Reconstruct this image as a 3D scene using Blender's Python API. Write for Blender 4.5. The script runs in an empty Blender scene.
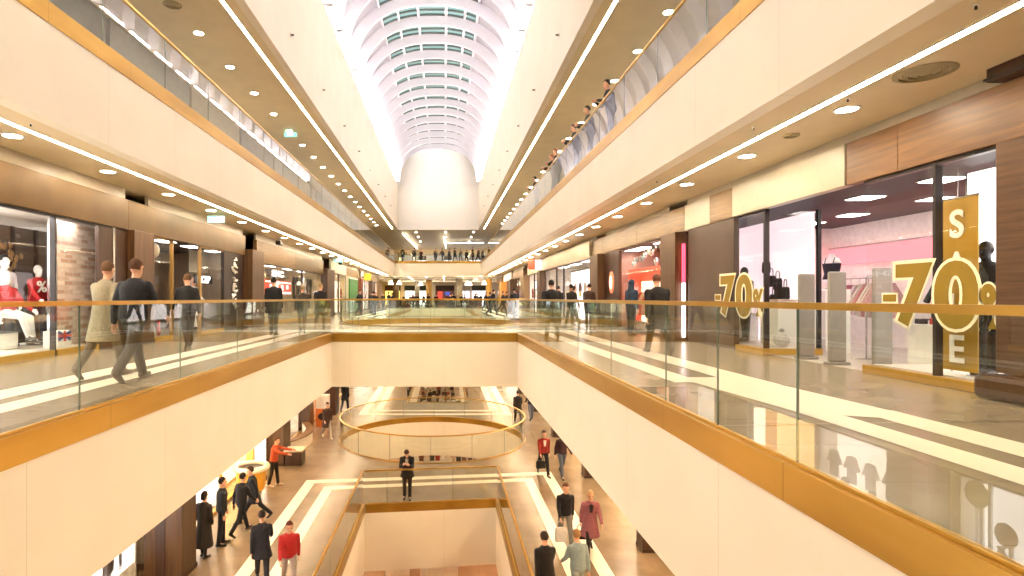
import bpy, bmesh, math, random
from math import sin, cos, pi, radians as R
from mathutils import Vector, Matrix
from mathutils.geometry import tessellate_polygon
random.seed(7)
SC = bpy.context.scene
COL = SC.collection

# ------------------------------------------------------------------ levels (metres; z = 0 is the gallery floor the camera stands on)
EYE = 1.15
L3F, L3C, SPR = 5.45, 9.22, 14.4
L2C, L1F, L1C, L0F = 3.77, -5.45, -1.67, -10.9
L0C = -7.55
LX, RX = -7.6, 6.45            # shop fronts of the middle level
LX1, RX1 = -7.0, 5.75          # shop fronts of the level below
CX = -0.61
EXPO = 2.04
YN, YE, YB = -14.0, 66.0, 92.0

# ------------------------------------------------------------------ materials
def lin(h):
    h = h.lstrip('#'); c = [int(h[i:i+2], 16)/255 for i in (0, 2, 4)]
    return tuple(v/12.92 if v <= .04045 else ((v+.055)/1.055)**2.4 for v in c)
_M = {}
def newmat(n):
    m = bpy.data.materials.new(n); m.use_nodes = True
    return m, m.node_tree.nodes, m.node_tree.links, m.node_tree.nodes['Principled BSDF']
def noise_mix(nd, lk, b, c1, c2, scale=6, stretch=(1, 1, 1), detail=4, coord='Object', fac=(.35, .65)):
    tc = nd.new('ShaderNodeTexCoord'); mp = nd.new('ShaderNodeMapping'); nz = nd.new('ShaderNodeTexNoise')
    mp.inputs['Scale'].default_value = stretch; nz.inputs['Scale'].default_value = scale; nz.inputs['Detail'].default_value = detail
    cr = nd.new('ShaderNodeValToRGB')
    cr.color_ramp.elements[0].position, cr.color_ramp.elements[1].position = fac
    cr.color_ramp.elements[0].color = (*c1, 1); cr.color_ramp.elements[1].color = (*c2, 1)
    lk.new(tc.outputs[coord], mp.inputs[0]); lk.new(mp.outputs[0], nz.inputs['Vector'])
    lk.new(nz.outputs['Fac'], cr.inputs[0])
    return cr.outputs[0], mp
def paint(hexc, rough=.55, metal=0., var=.06, scale=8, name=None):
    k = (hexc, rough, metal, var)
    if k in _M: return _M[k]
    m, nd, lk, b = newmat(name or 'paint_'+hexc.strip('#'))
    c = lin(hexc); o, _ = noise_mix(nd, lk, b, tuple(v*(1-var) for v in c), tuple(min(1, v*(1+var)) for v in c), scale)
    lk.new(o, b.inputs['Base Color']); b.inputs['Roughness'].default_value = rough; b.inputs['Metallic'].default_value = metal
    _M[k] = m; return m
def fabric(hexc):
    k = ('f', hexc)
    if k in _M: return _M[k]
    m, nd, lk, b = newmat('fabric_'+hexc.strip('#')); c = tuple(v*.7 for v in lin(hexc))
    o, _ = noise_mix(nd, lk, b, tuple(v*.9 for v in c), tuple(min(1, v*1.1) for v in c), 25, detail=6)
    lk.new(o, b.inputs['Base Color']); b.inputs['Roughness'].default_value = .85
    nz = nd.new('ShaderNodeTexNoise'); nz.inputs['Scale'].default_value = 18
    bp = nd.new('ShaderNodeBump'); bp.inputs['Strength'].default_value = .5; bp.inputs['Distance'].default_value = .03
    lk.new(nz.outputs['Fac'], bp.inputs['Height']); lk.new(bp.outputs[0], b.inputs['Normal'])
    _M[k] = m; return m
def wood(c1, c2, name, axis=1, rough=.4):
    k = ('w', name)
    if k in _M: return _M[k]
    m, nd, lk, b = newmat(name); st = [9, 9, 9]; st[axis] = .5
    o, _ = noise_mix(nd, lk, b, tuple(v*.82 for v in lin(c1)), tuple(v*.82 for v in lin(c2)), 2.2, st, 8)
    lk.new(o, b.inputs['Base Color']); b.inputs['Roughness'].default_value = rough
    _M[k] = m; return m
def emit(hexc, s, name):
    k = ('e', name)
    if k in _M: return _M[k]
    if s < 4: s *= .6
    m, nd, lk, b = newmat(name)
    b.inputs['Base Color'].default_value = (*lin(hexc), 1)
    b.inputs['Emission Color'].default_value = (*lin(hexc), 1); b.inputs['Emission Strength'].default_value = s
    _M[k] = m; return m
def seams(m, nd, lk, b, col, axis, pitch, width, dark, off=0.):
    """thin vertical joints between cladding panels, at every `pitch` metres along an axis"""
    ge = nd.new('ShaderNodeNewGeometry'); sx = nd.new('ShaderNodeSeparateXYZ'); lk.new(ge.outputs['Position'], sx.inputs[0])
    a = nd.new('ShaderNodeMath'); a.operation = 'ADD'; a.inputs[1].default_value = 1000*pitch+off; lk.new(sx.outputs[axis], a.inputs[0])
    f = nd.new('ShaderNodeMath'); f.operation = 'MODULO'; f.inputs[1].default_value = pitch; lk.new(a.outputs[0], f.inputs[0])
    l = nd.new('ShaderNodeMath'); l.operation = 'LESS_THAN'; l.inputs[1].default_value = width; lk.new(f.outputs[0], l.inputs[0])
    mx = nd.new('ShaderNodeMix'); mx.data_type = 'RGBA'; lk.new(l.outputs[0], mx.inputs[0])
    lk.new(col, mx.inputs[6]); mx.inputs[7].default_value = (*dark, 1)
    return mx.outputs[2]
def cream_mat(name, hexc, pitch=2.4, axis=1):
    m, nd, lk, b = newmat(name); c = lin(hexc)
    o, _ = noise_mix(nd, lk, b, tuple(v*.97 for v in c), tuple(min(1, v*1.02) for v in c), .8)
    o = seams(m, nd, lk, b, o, axis, pitch, .006, tuple(v*.7 for v in c))
    lk.new(o, b.inputs['Base Color']); b.inputs['Roughness'].default_value = .5
    return m
def floor_mat(name, c1, c2, rough):
    m, nd, lk, b = newmat(name)
    o, _ = noise_mix(nd, lk, b, lin(c1), lin(c2), 1.3, detail=8)
    d = tuple(v*.72 for v in lin(c1))
    o = seams(m, nd, lk, b, o, 0, .9, .006, d, .27); o = seams(m, nd, lk, b, o, 1, .9, .006, d, .1)
    lk.new(o, b.inputs['Base Color']); b.inputs['Roughness'].default_value = rough
    return m
def glass_mat(name, tint=(.93, .97, .95), refl=1.0):
    m = bpy.data.materials.new(name); m.use_nodes = True; nd, lk = m.node_tree.nodes, m.node_tree.links
    nd.clear(); out = nd.new('ShaderNodeOutputMaterial'); mx = nd.new('ShaderNodeMixShader')
    tr = nd.new('ShaderNodeBsdfTransparent'); gl = nd.new('ShaderNodeBsdfGlossy'); fr = nd.new('ShaderNodeFresnel')
    tr.inputs[0].default_value = (*tint, 1); gl.inputs['Roughness'].default_value = .01; fr.inputs[0].default_value = 1.5
    ml = nd.new('ShaderNodeMath'); ml.operation = 'MULTIPLY'; ml.inputs[1].default_value = refl
    ge = nd.new('ShaderNodeNewGeometry'); iv = nd.new('ShaderNodeMath'); iv.operation = 'SUBTRACT'; iv.inputs[0].default_value = 1; lk.new(ge.outputs['Backfacing'], iv.inputs[1])
    fm = nd.new('ShaderNodeMath'); fm.operation = 'MULTIPLY'; lk.new(fr.outputs[0], fm.inputs[0]); lk.new(iv.outputs[0], fm.inputs[1]); ml.use_clamp = True
    lk.new(fm.outputs[0], ml.inputs[0]); lk.new(ml.outputs[0], mx.inputs[0]); lk.new(tr.outputs[0], mx.inputs[1]); lk.new(gl.outputs[0], mx.inputs[2])
    lk.new(mx.outputs[0], out.inputs[0]); return m
def brick_mat():
    m, nd, lk, b = newmat('pale_brick')
    ge = nd.new('ShaderNodeNewGeometry'); sx = nd.new('ShaderNodeSeparateXYZ'); cb = nd.new('ShaderNodeCombineXYZ'); br = nd.new('ShaderNodeTexBrick')
    lk.new(ge.outputs['Position'], sx.inputs[0]); lk.new(sx.outputs[1], cb.inputs[0]); lk.new(sx.outputs[2], cb.inputs[1]); lk.new(cb.outputs[0], br.inputs[0])
    br.inputs['Color1'].default_value = (*lin('#b48e7a'), 1); br.inputs['Color2'].default_value = (*lin('#e2d0c4'), 1); br.inputs['Mortar'].default_value = (*lin('#c4b8ae'), 1)
    br.inputs['Scale'].default_value = 1; br.inputs['Brick Width'].default_value = .26; br.inputs['Row Height'].default_value = .095
    br.inputs['Mortar Size'].default_value = .012; br.inputs['Bias'].default_value = -.1
    lk.new(br.outputs[0], b.inputs['Base Color']); b.inputs['Roughness'].default_value = .85
    bp = nd.new('ShaderNodeBump'); bp.inputs['Strength'].default_value = .6; bp.inputs['Distance'].default_value = .01; bp.invert = True
    lk.new(br.outputs['Fac'], bp.inputs['Height']); lk.new(bp.outputs[0], b.inputs['Normal'])
    return m
def gold_mat(name, c1, c2, rough):
    m, nd, lk, b = newmat(name)
    o, _ = noise_mix(nd, lk, b, lin(c1), lin(c2), 1.1, (1, .35, 2), 3)
    o = seams(m, nd, lk, b, o, 1, 2.13, .006, lin('#6d4a18'), .4)
    lk.new(o, b.inputs['Base Color']); b.inputs['Metallic'].default_value = .75; b.inputs['Roughness'].default_value = rough
    return m

CREAM = cream_mat('cream_panel', '#f6eee0'); CREAMX = cream_mat('cream_panel_across', '#f4ecd8', 3.0, 0)
CREAM_UP = cream_mat('cream_panel_upper', '#e6dac8', 3.2)
WHITE = paint('#f4f2ee', .5, 0, .02, name='white_paint')
CEIL = paint('#e3d3b4', .6, 0, .03, 1.5, name='ceiling_paint')
CEIL3 = paint('#dccba6', .6, 0, .03, 1.5, name='upper_ceiling_paint')
FLOOR = floor_mat('stone_tile', '#7d705b', '#8e806a', .24)
FLOOR1 = floor_mat('warm_stone_tile', '#7c6a52', '#8d795f', .27)
STRIPE = paint('#f3ebd8', .3, 0, .03, name='cream_stone_inlay')
JOINT = paint('#6b5a42', .4, .3, name='floor_joint_strip')
GOLD = gold_mat('brass_band', '#a47c2e', '#bb9340', .34)
GOLDR = paint('#cda552', .28, .8, .05, name='brass_rail')
GLASS = glass_mat('railing_glass', (.955, .985, .97), 1.7)
SHOPGLASS = glass_mat('shop_glass', (.99, .993, .99), .9)
EDGE = paint('#5b6f63', .2, 0, .05, name='glass_edge_green')
WOODL = wood('#66421f', '#855a2f', 'light_walnut_along'); WOODV = wood('#4a301a', '#654528', 'walnut_upright', 2)
WOODD = wood('#382216', '#4c3222', 'dark_walnut', 2); WOODT = wood('#705330', '#8b6b42', 'pale_oak_along')
BRONZE = paint('#604828', .35, .4, .1, 2, name='bronze_panel'); TAUPE = paint('#9c8a70', .4, .2, .06, 2, name='taupe_panel')
CREAMSIGN = paint('#b3aa98', .35, 0, .03, name='cream_sign')
DARK = paint('#2a2120', .35, 0, .1, name='dark_frame'); BLACK = paint('#141214', .4, 0, .1, name='black_gloss')
CHROME = paint('#c9c9c9', .2, .9, .02, name='chrome'); GREY = paint('#8c8883', .5, 0, .04, name='grey_panel')
BRICK = brick_mat()
STRIP = emit('#ffe6bc', 19, 'strip_light_glow'); LENS = emit('#fff0d4', 36, 'downlight_glow'); UPL = emit('#fbf1e8', 33, 'vault_uplight_glow')
PANEL_E = emit('#fffaf2', 5.5, 'shop_panel_glow'); FILLW = emit('#ffdcb0', 14, 'warm_fill_glow')

# ------------------------------------------------------------------ mesh builder
class MB:
    def __init__(s): s.v, s.f, s.m = [], [], []
    def add(s, vs, fs, m=0):
        o = len(s.v); s.v += [tuple(v) for v in vs]; s.f += [tuple(i+o for i in f) for f in fs]; s.m += [m]*len(fs); return s
    def box(s, x0, x1, y0, y1, z0, z1, m=0):
        x0, x1 = min(x0, x1), max(x0, x1); y0, y1 = min(y0, y1), max(y0, y1)
        vs = [(x, y, z) for z in (z0, z1) for x, y in ((x0, y0), (x1, y0), (x1, y1), (x0, y1))]
        return s.add(vs, [(3, 2, 1, 0), (4, 5, 6, 7), (0, 1, 5, 4), (1, 2, 6, 5), (2, 3, 7, 6), (3, 0, 4, 7)], m)
    def loft(s, rings, m=0, cap=True, closed=True):
        n = len(rings[0]); vs = [p for r in rings for p in r]; fs = []
        for i in range(len(rings)-1):
            for j in range(n if closed else n-1):
                k = (j+1) % n; fs.append((i*n+j, i*n+k, (i+1)*n+k, (i+1)*n+j))
        if cap: fs += [tuple(range(n))[::-1], tuple(range((len(rings)-1)*n, len(rings)*n))]
        return s.add(vs, fs, m)
    def cyl(s, p0, p1, r0, r1=None, n=12, m=0, dome=False):
        r1 = r0 if r1 is None else r1
        p0, p1 = Vector(p0), Vector(p1); d = (p1-p0).normalized(); u = d.orthogonal().normalized(); w = d.cross(u)
        ring = lambda c, r: [c+u*r*cos(2*pi*i/n)+w*r*sin(2*pi*i/n) for i in range(n)]
        rs = []
        if dome: rs += [ring(p0-d*r0*sin(a), max(r0*cos(a), 1e-4)) for a in (1.5, 1.05, .5)]
        rs += [ring(p0, r0), ring(p1, r1)]
        if dome: rs += [ring(p1+d*r1*sin(a), max(r1*cos(a), 1e-4)) for a in (.5, 1.05, 1.5)]
        return s.loft(rs, m)
    def tube(s, pts, r, n=8, m=0, closed=False):
        P = [Vector(p) for p in pts]; rs = []; u = None
        for i, p in enumerate(P):
            a = P[i-1] if (i or closed) else P[i]; b = P[(i+1) % len(P)] if (i < len(P)-1 or closed) else P[i]
            d = (b-a).normalized()
            u = d.orthogonal().normalized() if u is None else (u-d*u.dot(d)).normalized()
            w = d.cross(u); rs.append([p+u*r*cos(2*pi*k/n)+w*r*sin(2*pi*k/n) for k in range(n)])
        if closed: rs.append(rs[0]); return s.loft(rs, m, cap=False)
        return s.loft(rs, m)
    def ball(s, c, r, m=0, nu=14, nv=9):
        r = (r, r, r) if not hasattr(r, '__len__') else r
        rs = [[(c[0]+r[0]*max(sin(t), 1e-3)*cos(2*pi*j/nu), c[1]+r[1]*max(sin(t), 1e-3)*sin(2*pi*j/nu), c[2]-r[2]*cos(t)) for j in range(nu)] for t in [pi*i/nv for i in range(nv+1)]]
        return s.loft(rs, m)
    def plate(s, outer, holes, z0, z1, mt=0, ms=0, mb=0):
        loops = [[Vector((x, y, 0)) for x, y in l] for l in [outer]+holes]
        tri = tessellate_polygon(loops); flat = [p for l in loops for p in l]
        fix = []
        for t in tri:
            a, b, c = (flat[i] for i in t)
            fix.append(t if (b-a).cross(c-a).z > 0 else t[::-1])
        s.add([(p.x, p.y, z1) for p in flat], fix, mt); s.add([(p.x, p.y, z0) for p in flat], [t[::-1] for t in fix], mb)
        for l in loops:
            n = len(l); s.add([(p.x, p.y, z0) for p in l]+[(p.x, p.y, z1) for p in l], [(i, (i+1) % n, (i+1) % n+n, i+n) for i in range(n)], ms)
        return s
    def prism(s, pts, origin, ux, uy, t, m=0):
        """outline pts (u,v) in the plane origin+u*ux+v*uy, thickened by t along ux x uy"""
        o, ux, uy = Vector(origin), Vector(ux), Vector(uy); n = ux.cross(uy).normalized()*t/2
        a = [o+ux*p[0]+uy*p[1] for p in pts]
        return s.loft([[p-n for p in a], [p+n for p in a]], m)
    def build(s, name, mats, parent=None, local=False, smooth=False, bevel=0.):
        mats = mats if isinstance(mats, (list, tuple)) else [mats]
        vs = s.v
        if parent is not None and not local:
            o = WORLD_ORIGIN(parent); vs = [(v[0]-o[0], v[1]-o[1], v[2]-o[2]) for v in vs]
        me = bpy.data.meshes.new(name); me.from_pydata(vs, [], s.f); me.polygons.foreach_set('material_index', s.m)
        for m in mats: me.materials.append(m)
        if smooth: me.polygons.foreach_set('use_smooth', [True]*len(me.polygons))
        me.update()
        ob = bpy.data.objects.new(name, me); COL.objects.link(ob)
        if parent is not None: ob.parent = parent
        if bevel:
            b = ob.modifiers.new('edge', 'BEVEL'); b.width = bevel; b.segments = 2; b.limit_method = 'ANGLE'
        return ob
def WORLD_ORIGIN(o):
    p = Vector(o.location)
    while o.parent is not None: o = o.parent; p = p+Vector(o.location)
    return p
def empty(name, loc, label, cat, group=None, rz=0):
    o = bpy.data.objects.new(name, None); COL.objects.link(o); o.location = loc; o.rotation_euler = (0, 0, rz); o.empty_display_size = .1
    return tag(o, label, cat, group)
def tag(o, label, cat, group=None, kind=None):
    o['label'] = label; o['category'] = cat
    if group: o['group'] = group
    if kind: o['kind'] = kind
    return o
KIDS = {}
def children(o): return [c for c in bpy.data.objects if c.parent == o]
def copy_tree(o, parent=None, kids=None):
    c = o.copy(); COL.objects.link(c)
    if parent is not None: c.parent = parent
    for ch in (kids if kids is not None else children(o)): copy_tree(ch, c)
    return c
def struct(mb, name, mats, label=None, **kw):
    o = mb.build(name, mats, **kw); o['kind'] = 'structure'
    if label: o['label'] = label
    return o
ORD = ['first', 'second', 'third', 'fourth', 'fifth', 'sixth', 'seventh', 'eighth', 'ninth', 'tenth', 'eleventh', 'twelfth', 'thirteenth', 'fourteenth', 'fifteenth', 'sixteenth', 'seventeenth', 'eighteenth', 'nineteenth', 'twentieth']
def ordn(i):
    if i < 20: return ORD[i]
    t = {2: 'twenty', 3: 'thirty', 4: 'forty'}[(i+1)//10]; k = (i+1) % 10
    return t+('-'+ORD[k-1] if k else {'twenty': '', 'thirty': '', 'forty': ''}[t]) if k else {'twenty': 'twentieth', 'thirty': 'thirtieth', 'forty': 'fortieth'}[t]
def text_obj(txt, name, size, depth, mat, parent, loc, face, bold=0., sx=1., local=False):
    """lettering as a solid mesh; face 'R' is read looking towards +X, 'L' towards -X, 'F' towards +Y"""
    cu = bpy.data.curves.new('t', 'FONT'); cu.body = txt; cu.size = 1; cu.extrude = depth/2/size; cu.offset = bold
    cu.align_x = 'CENTER'; cu.align_y = 'CENTER'; cu.resolution_u = 6
    to = bpy.data.objects.new('t', cu); COL.objects.link(to); bpy.context.view_layer.update()
    me = bpy.data.meshes.new_from_object(to.evaluated_get(bpy.context.evaluated_depsgraph_get()))
    bpy.data.objects.remove(to); bpy.data.curves.remove(cu)
    ax = {'R': ((0, -1, 0), (-1, 0, 0)), 'L': ((0, 1, 0), (1, 0, 0)), 'F': ((1, 0, 0), (0, -1, 0))}[face]
    xs = [v.co.x for v in me.vertices]; ys = [v.co.y for v in me.vertices]; cx, cy = (min(xs)+max(xs))/2, (min(ys)+max(ys))/2
    X, Z = Vector(ax[0]), Vector(ax[1]); o = Vector(loc)-(WORLD_ORIGIN(parent) if parent is not None and not local else Vector())
    for v in me.vertices:
        c = v.co.copy(); v.co = o+X*(c.x-cx)*size*sx+Vector((0, 0, 1))*(c.y-cy)*size+Z*c.z*size
    me.materials.clear(); me.materials.append(mat)
    ob = bpy.data.objects.new(name, me); COL.objects.link(ob)
    if parent is not None: ob.parent = parent
    return ob

# ------------------------------------------------------------------ people
SKIN = paint('#d8a689', .55, 0, .04, name='skin'); EYEM = paint('#1c1512', .2, name='eye_dark'); LIP = paint('#a35a50', .5, name='lip')
def remesh(mb, name, mat, voxel, parent, smooth_it=3, cut=None):
    me = bpy.data.meshes.new('tmp'); me.from_pydata(mb.v, [], mb.f); me.update()
    bm = bmesh.new(); bm.from_mesh(me); bmesh.ops.recalc_face_normals(bm, faces=bm.faces); bm.to_mesh(me); bm.free()
    to = bpy.data.objects.new('tmp', me); COL.objects.link(to)
    md = to.modifiers.new('r', 'REMESH'); md.mode = 'VOXEL'; md.voxel_size = voxel
    bpy.context.view_layer.update()
    out = bpy.data.meshes.new_from_object(to.evaluated_get(bpy.context.evaluated_depsgraph_get()))
    bpy.data.objects.remove(to); bpy.data.meshes.remove(me)
    bm = bmesh.new(); bm.from_mesh(out)
    if cut:
        bmesh.ops.delete(bm, geom=[v for v in bm.verts if cut(v.co)], context='VERTS')
    for _ in range(smooth_it): bmesh.ops.smooth_vert(bm, verts=bm.verts, factor=.5, use_axis_x=True, use_axis_y=True, use_axis_z=True)
    for f in bm.faces: f.smooth = True
    bm.to_mesh(out); bm.free(); out.name = name
    out.materials.clear(); out.materials.append(mat)
    ob = bpy.data.objects.new(name, out); COL.objects.link(ob); ob.parent = parent
    return ob
def ering(c, rx, ry, up, n=18):
    up = Vector(up).normalized(); x = Vector((1, 0, 0)); y = up.cross(x).normalized()
    return [Vector(c)+x*rx*cos(2*pi*i/n)+y*ry*sin(2*pi*i/n) for i in range(n)]
STAND = dict(leg=((4, 2), (-4, 3)), arm=((4, 8, 12), (-4, 8, 12)), lean=2, head=0)
WALK = dict(leg=((24, 6), (-20, 22)), arm=((-22, 8, 18), (20, 8, 25)), lean=5, head=3)
WALK2 = dict(leg=((-18, 24), (22, 8)), arm=((18, 10, 30), (-20, 9, 15)), lean=5, head=6)
def person(name, label, loc, rz, H=1.74, top='#222', legs='#2c2c30', hair='#3a2a1e', hairlen=0, coat=0, pose=STAND, shoes='#1b1714', fine=True,
           build=1., group=None, cat='person', skin=None, hood=False, face=True, head=True, collar=None, shirt=None, skirt=False, barearm=False, hat=None):
    root = empty(name, loc, label, cat, group, rz); s = H/1.75
    root.scale = (s, s, s)
    skin = skin or SKIN; vx = .0105 if fine else .022
    dirn = lambda a: Vector((0, -sin(R(a)), -cos(R(a))))
    th, sh = .43, .41
    drop = [th*cos(R(a))+sh*cos(R(a-k)) for a, k in pose['leg']]
    hz = max(drop)+.085+pose.get('lift', 0)
    if 'hz' in pose: hz = pose['hz']
    hip = Vector((0, 0, hz)); ln = pose['lean']; up = Vector((0, -sin(R(ln)), cos(R(ln))))
    P = lambda t: hip+Vector((0, 0, .03))+up*t
    b = build
    body, trous, shoe, jack, slv = MB(), MB(), MB(), MB(), MB()
    for sx, (a, k) in zip((1, -1), pose['leg']):
        h0 = hip+Vector((.09*sx, 0, 0)); kn = h0+dirn(a)*th; an = kn+dirn(a-k)*sh
        body.cyl(h0, kn, .075*b, .05*b, 12, dome=True); body.cyl(kn, an, .05*b, .036, 12, dome=True)
        if not skirt:
            trous.cyl(h0+Vector((0, 0, .02)), kn, .098*b, .07*b, 14, dome=True); trous.cyl(kn, an+Vector((0, 0, .0)), .07*b, .058*b, 14, dome=True)
        else: trous.cyl(h0, kn, .085*b, .058*b, 12, dome=True); trous.cyl(kn, an, .058*b, .044, 12, dome=True)
        fp = a-k if a-k < -8 else min(a-k, 0); fd = Vector((sx*.12, -cos(R(fp)), sin(R(fp)))).normalized()
        heel = an+fd*-.045+Vector((0, 0, -.045)); toe = an+fd*.17+Vector((0, 0, -.05))
        body.cyl(an, an+fd*.12+Vector((0, 0, -.04)), .035, .026, 10, dome=True)
        shoe.cyl(heel, toe, .04, .033, 12, dome=True); shoe.cyl(an+Vector((0, 0, -.02)), an+fd*.09+Vector((0, 0, -.04)), .046, .036, 12, dome=True)
    tor = [(-.06, .155, .105), (.05, .15, .105), (.16, .128, .092), (.30, .152, .11), (.40, .168, .112), (.47, .15, .085), (.51, .07, .06)]
    body.loft([ering(P(t), rx*b, ry*b, up) for t, rx, ry in tor])
    trous.loft([ering(P(t), rx*b, ry*b, up) for t, rx, ry in ((-.10, .15, .11), (-.03, .178, .13), (.06, .17, .125), (.12, .155, .115))])
    hemz = -.05 if not coat else -.02
    jack.loft([ering(P(t), rx*b, ry*b, up) for t, rx, ry in ((hemz, .188, .142), (.06, .184, .14), (.16, .172, .132), (.30, .186, .142), (.40, .197, .138), (.465, .172, .108), (.515, .082, .078), (.535, .075, .072))])
    if coat:
        lw = coat; fl = .0 if not skirt else .03
        jack.loft([ering(hip+Vector((0, (.02 if ln >= 0 else 0)*t, -t*lw)), (.19+.055*t+fl*t)*b, (.145+.06*t+fl*t)*b, (0, 0, 1)) for t in (-.1, .0, .35, .7, 1.)])
    neck = P(.50); hp = pose['head']+ln*.6; hu = Vector((0, -sin(R(hp)), cos(R(hp)))); hx = R(pose.get('turn', 0))
    hc = neck+hu*.175+Vector((0, -.012, 0))
    hf = Vector((sin(hx)*cos(R(hp)), -cos(hx)*cos(R(hp)), -sin(R(hp)))); hs = hf.cross(hu).normalized()
    HP = lambda x, y, z: hc+hs*x+hf*y+hu*z
    if head:
        body.cyl(P(.47), hc+hu*-.06, .058, .052, 12, dome=True)
        def skull(rx, ry, rz, off=(0, 0, 0), nu=18, nv=12, m=body):
            rs = []
            for i in range(nv+1):
                t = pi*i/nv
                rs.append([HP(off[0]+rx*max(sin(t), .002)*cos(2*pi*j/nu), off[1]+ry*max(sin(t), .002)*sin(2*pi*j/nu), off[2]-rz*cos(t)) for j in range(nu)])
            m.loft(rs)
        skull(.077, .095, .108, (0, -.008, .02)); skull(.06, .068, .072, (0, .022, -.055))
        body.cyl(HP(0, .088, .018), HP(0, .108, -.022), .009, .015, 8, dome=True)
        body.cyl(HP(0, .078, -.094), HP(0, .07, -.098), .022, .022, 8, dome=True)
        for sx in (1, -1):
            body.cyl(HP(.08*sx, -.012, .015), HP(.078*sx, -.004, -.03), .014, .009, 8, dome=True)
            body.cyl(HP(.02*sx, .086, .03), HP(.045*sx, .078, .032), .010, .009, 8, dome=True)
    hands = []
    for sx, arm in zip((1, -1), pose['arm']):
        a, ab, e = arm[:3]; inw = R(arm[3]) if len(arm) > 3 else 0
        s0 = P(.425)+Vector((.178*sx*b, 0, 0)); aa = a+ln*.5
        d1 = Vector((sin(R(ab))*sx, -sin(R(aa))*cos(R(ab)), -cos(R(aa))*cos(R(ab))))
        el = s0+d1*.285
        d2 = Vector((sin(R(ab)*.4)*sx-sin(inw)*sx, -sin(R(aa+e)), -cos(R(aa+e)))).normalized()
        wr = el+d2*.25
        body.cyl(s0, el, .048, .04, 10, dome=True); body.cyl(el, wr, .04, .027, 10, dome=True)
        if not barearm: jack.cyl(s0, el, .068*b, .055*b, 12, dome=True); jack.cyl(el, wr-d2*.01, .055*b, .042*b, 12, dome=True)
        else: jack.cyl(s0, s0+d1*.17, .068*b, .066*b, 12, dome=True)
        fwd = Vector((0, -1, 0)) if abs(d2.y) < .8 else Vector((0, 0, 1))
        sp = (fwd-d2*fwd.dot(d2)).normalized(); cu = d2.cross(sp)*(1 if sx > 0 else -1)
        if cu.x*sx > 0: cu = -cu
        pc = wr+d2*.012
        for q in (-.026, -.009, .009, .026): body.cyl(pc+sp*q*.7, pc+d2*.078+sp*q, .014, .0125, 8, dome=True)
        for q, fl_ in ((-.03, .058), (-.0105, .072), (.0105, .078), (.03, .068)):
            k0 = pc+d2*.08+sp*q*1.02; k1 = k0+d2*fl_*.52+cu*.010+sp*q*.08; k2 = k1+d2*fl_*.42+cu*.026
            body.cyl(k0, k1, .0098, .0092, 7, dome=True); body.cyl(k1, k2, .0092, .0080, 7, dome=True)
        t0 = pc+d2*.02+sp*.028; t1 = t0+d2*.035+sp*.026+cu*.008; t2 = t1+d2*.03+sp*.006+cu*.01
        body.cyl(t0, t1, .0125, .0105, 7, dome=True); body.cyl(t1, t2, .0105, .009, 7, dome=True)
        hands.append(wr+d2*.09)
    bodyo = remesh(body, 'body', skin, vx, root, 2 if fine else 1)
    v2 = .017 if fine else .026
    remesh(trous, 'tights' if skirt else 'trousers', fabric(legs), v2, root)
    remesh(shoe, 'shoes', paint(shoes, .35), .012 if fine else .02, root, 2)
    remesh(jack, 'coat' if coat else 'jacket', fabric(top), v2, root)
    if shirt:
        mb = MB(); mb.prism([(-.03, -.2), (.03, -.2), (.055, 0), (0, .03), (-.055, 0)], P(.45)+up.cross(Vector((1, 0, 0)))*-.152 if False else P(.44)+Vector((0, -.139*b, 0)), (1, 0, 0), up, .03)
        mb.build('shirt_front', fabric(shirt), root, local=True)
    if head:
        hm = MB()
        skull(.088, .105, .112, (0, -.018, .036), m=hm)
        if hairlen:
            hm.loft([ering(HP(0, -.05-.02*t, .02-t*hairlen), .088-.015*t, .055, (0, 0, 1), 14) for t in (0, .35, .7, 1.)])
        inv = lambda co: ((co-hc).dot(hs), (co-hc).dot(hf), (co-hc).dot(hu))
        def cut(co):
            x, y, z = inv(co)
            if y > .03 and z < .07: return True
            if not hairlen and z < -.035: return True
            return not hairlen and y > -.01 and z < .02
        if hood or hat:
            hm = MB(); skull(.1, .118, .128, (0, -.02, .03), m=hm)
            if hood: hm.cyl(HP(0, -.03, -.06), P(.47)+Vector((0, .03, 0)), .095, .11, 14, dome=True)
            cut = lambda co: inv(co)[1] > .05 and inv(co)[2] < .085 or (hat and inv(co)[2] < .02)
            remesh(hm, 'hood' if hood else 'hat', fabric(hat or top), v2, root, 3, cut)
        elif hair: remesh(hm, 'hair', fabric(hair), .012 if fine else .02, root, 3, cut)
        if fine and face:
            for sx in (1, -1):
                e = MB(); e.ball(HP(.03*sx, .083, .015), .0105, 0, 10, 6); e.build('eye', EYEM, bodyo, local=True, smooth=True)
            mo = MB(); mo.cyl(HP(-.02, .089, -.058), HP(.02, .089, -.058), .006, .006, 8, dome=True); mo.build('mouth', LIP, bodyo, local=True, smooth=True)
    root['_h'] = [list(h) for h in hands]
    return root, hands
def carry_bag(p, hand, color, w=.26, h=.24, paper=False, loop=.16):
    """a bag whose handle loop runs through the hand; a child would be wrong: it is held, so it stays top-level"""
    mw = Matrix.LocRotScale(p.location, p.rotation_euler, p.scale); c = mw @ Vector(hand)
    return c
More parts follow.
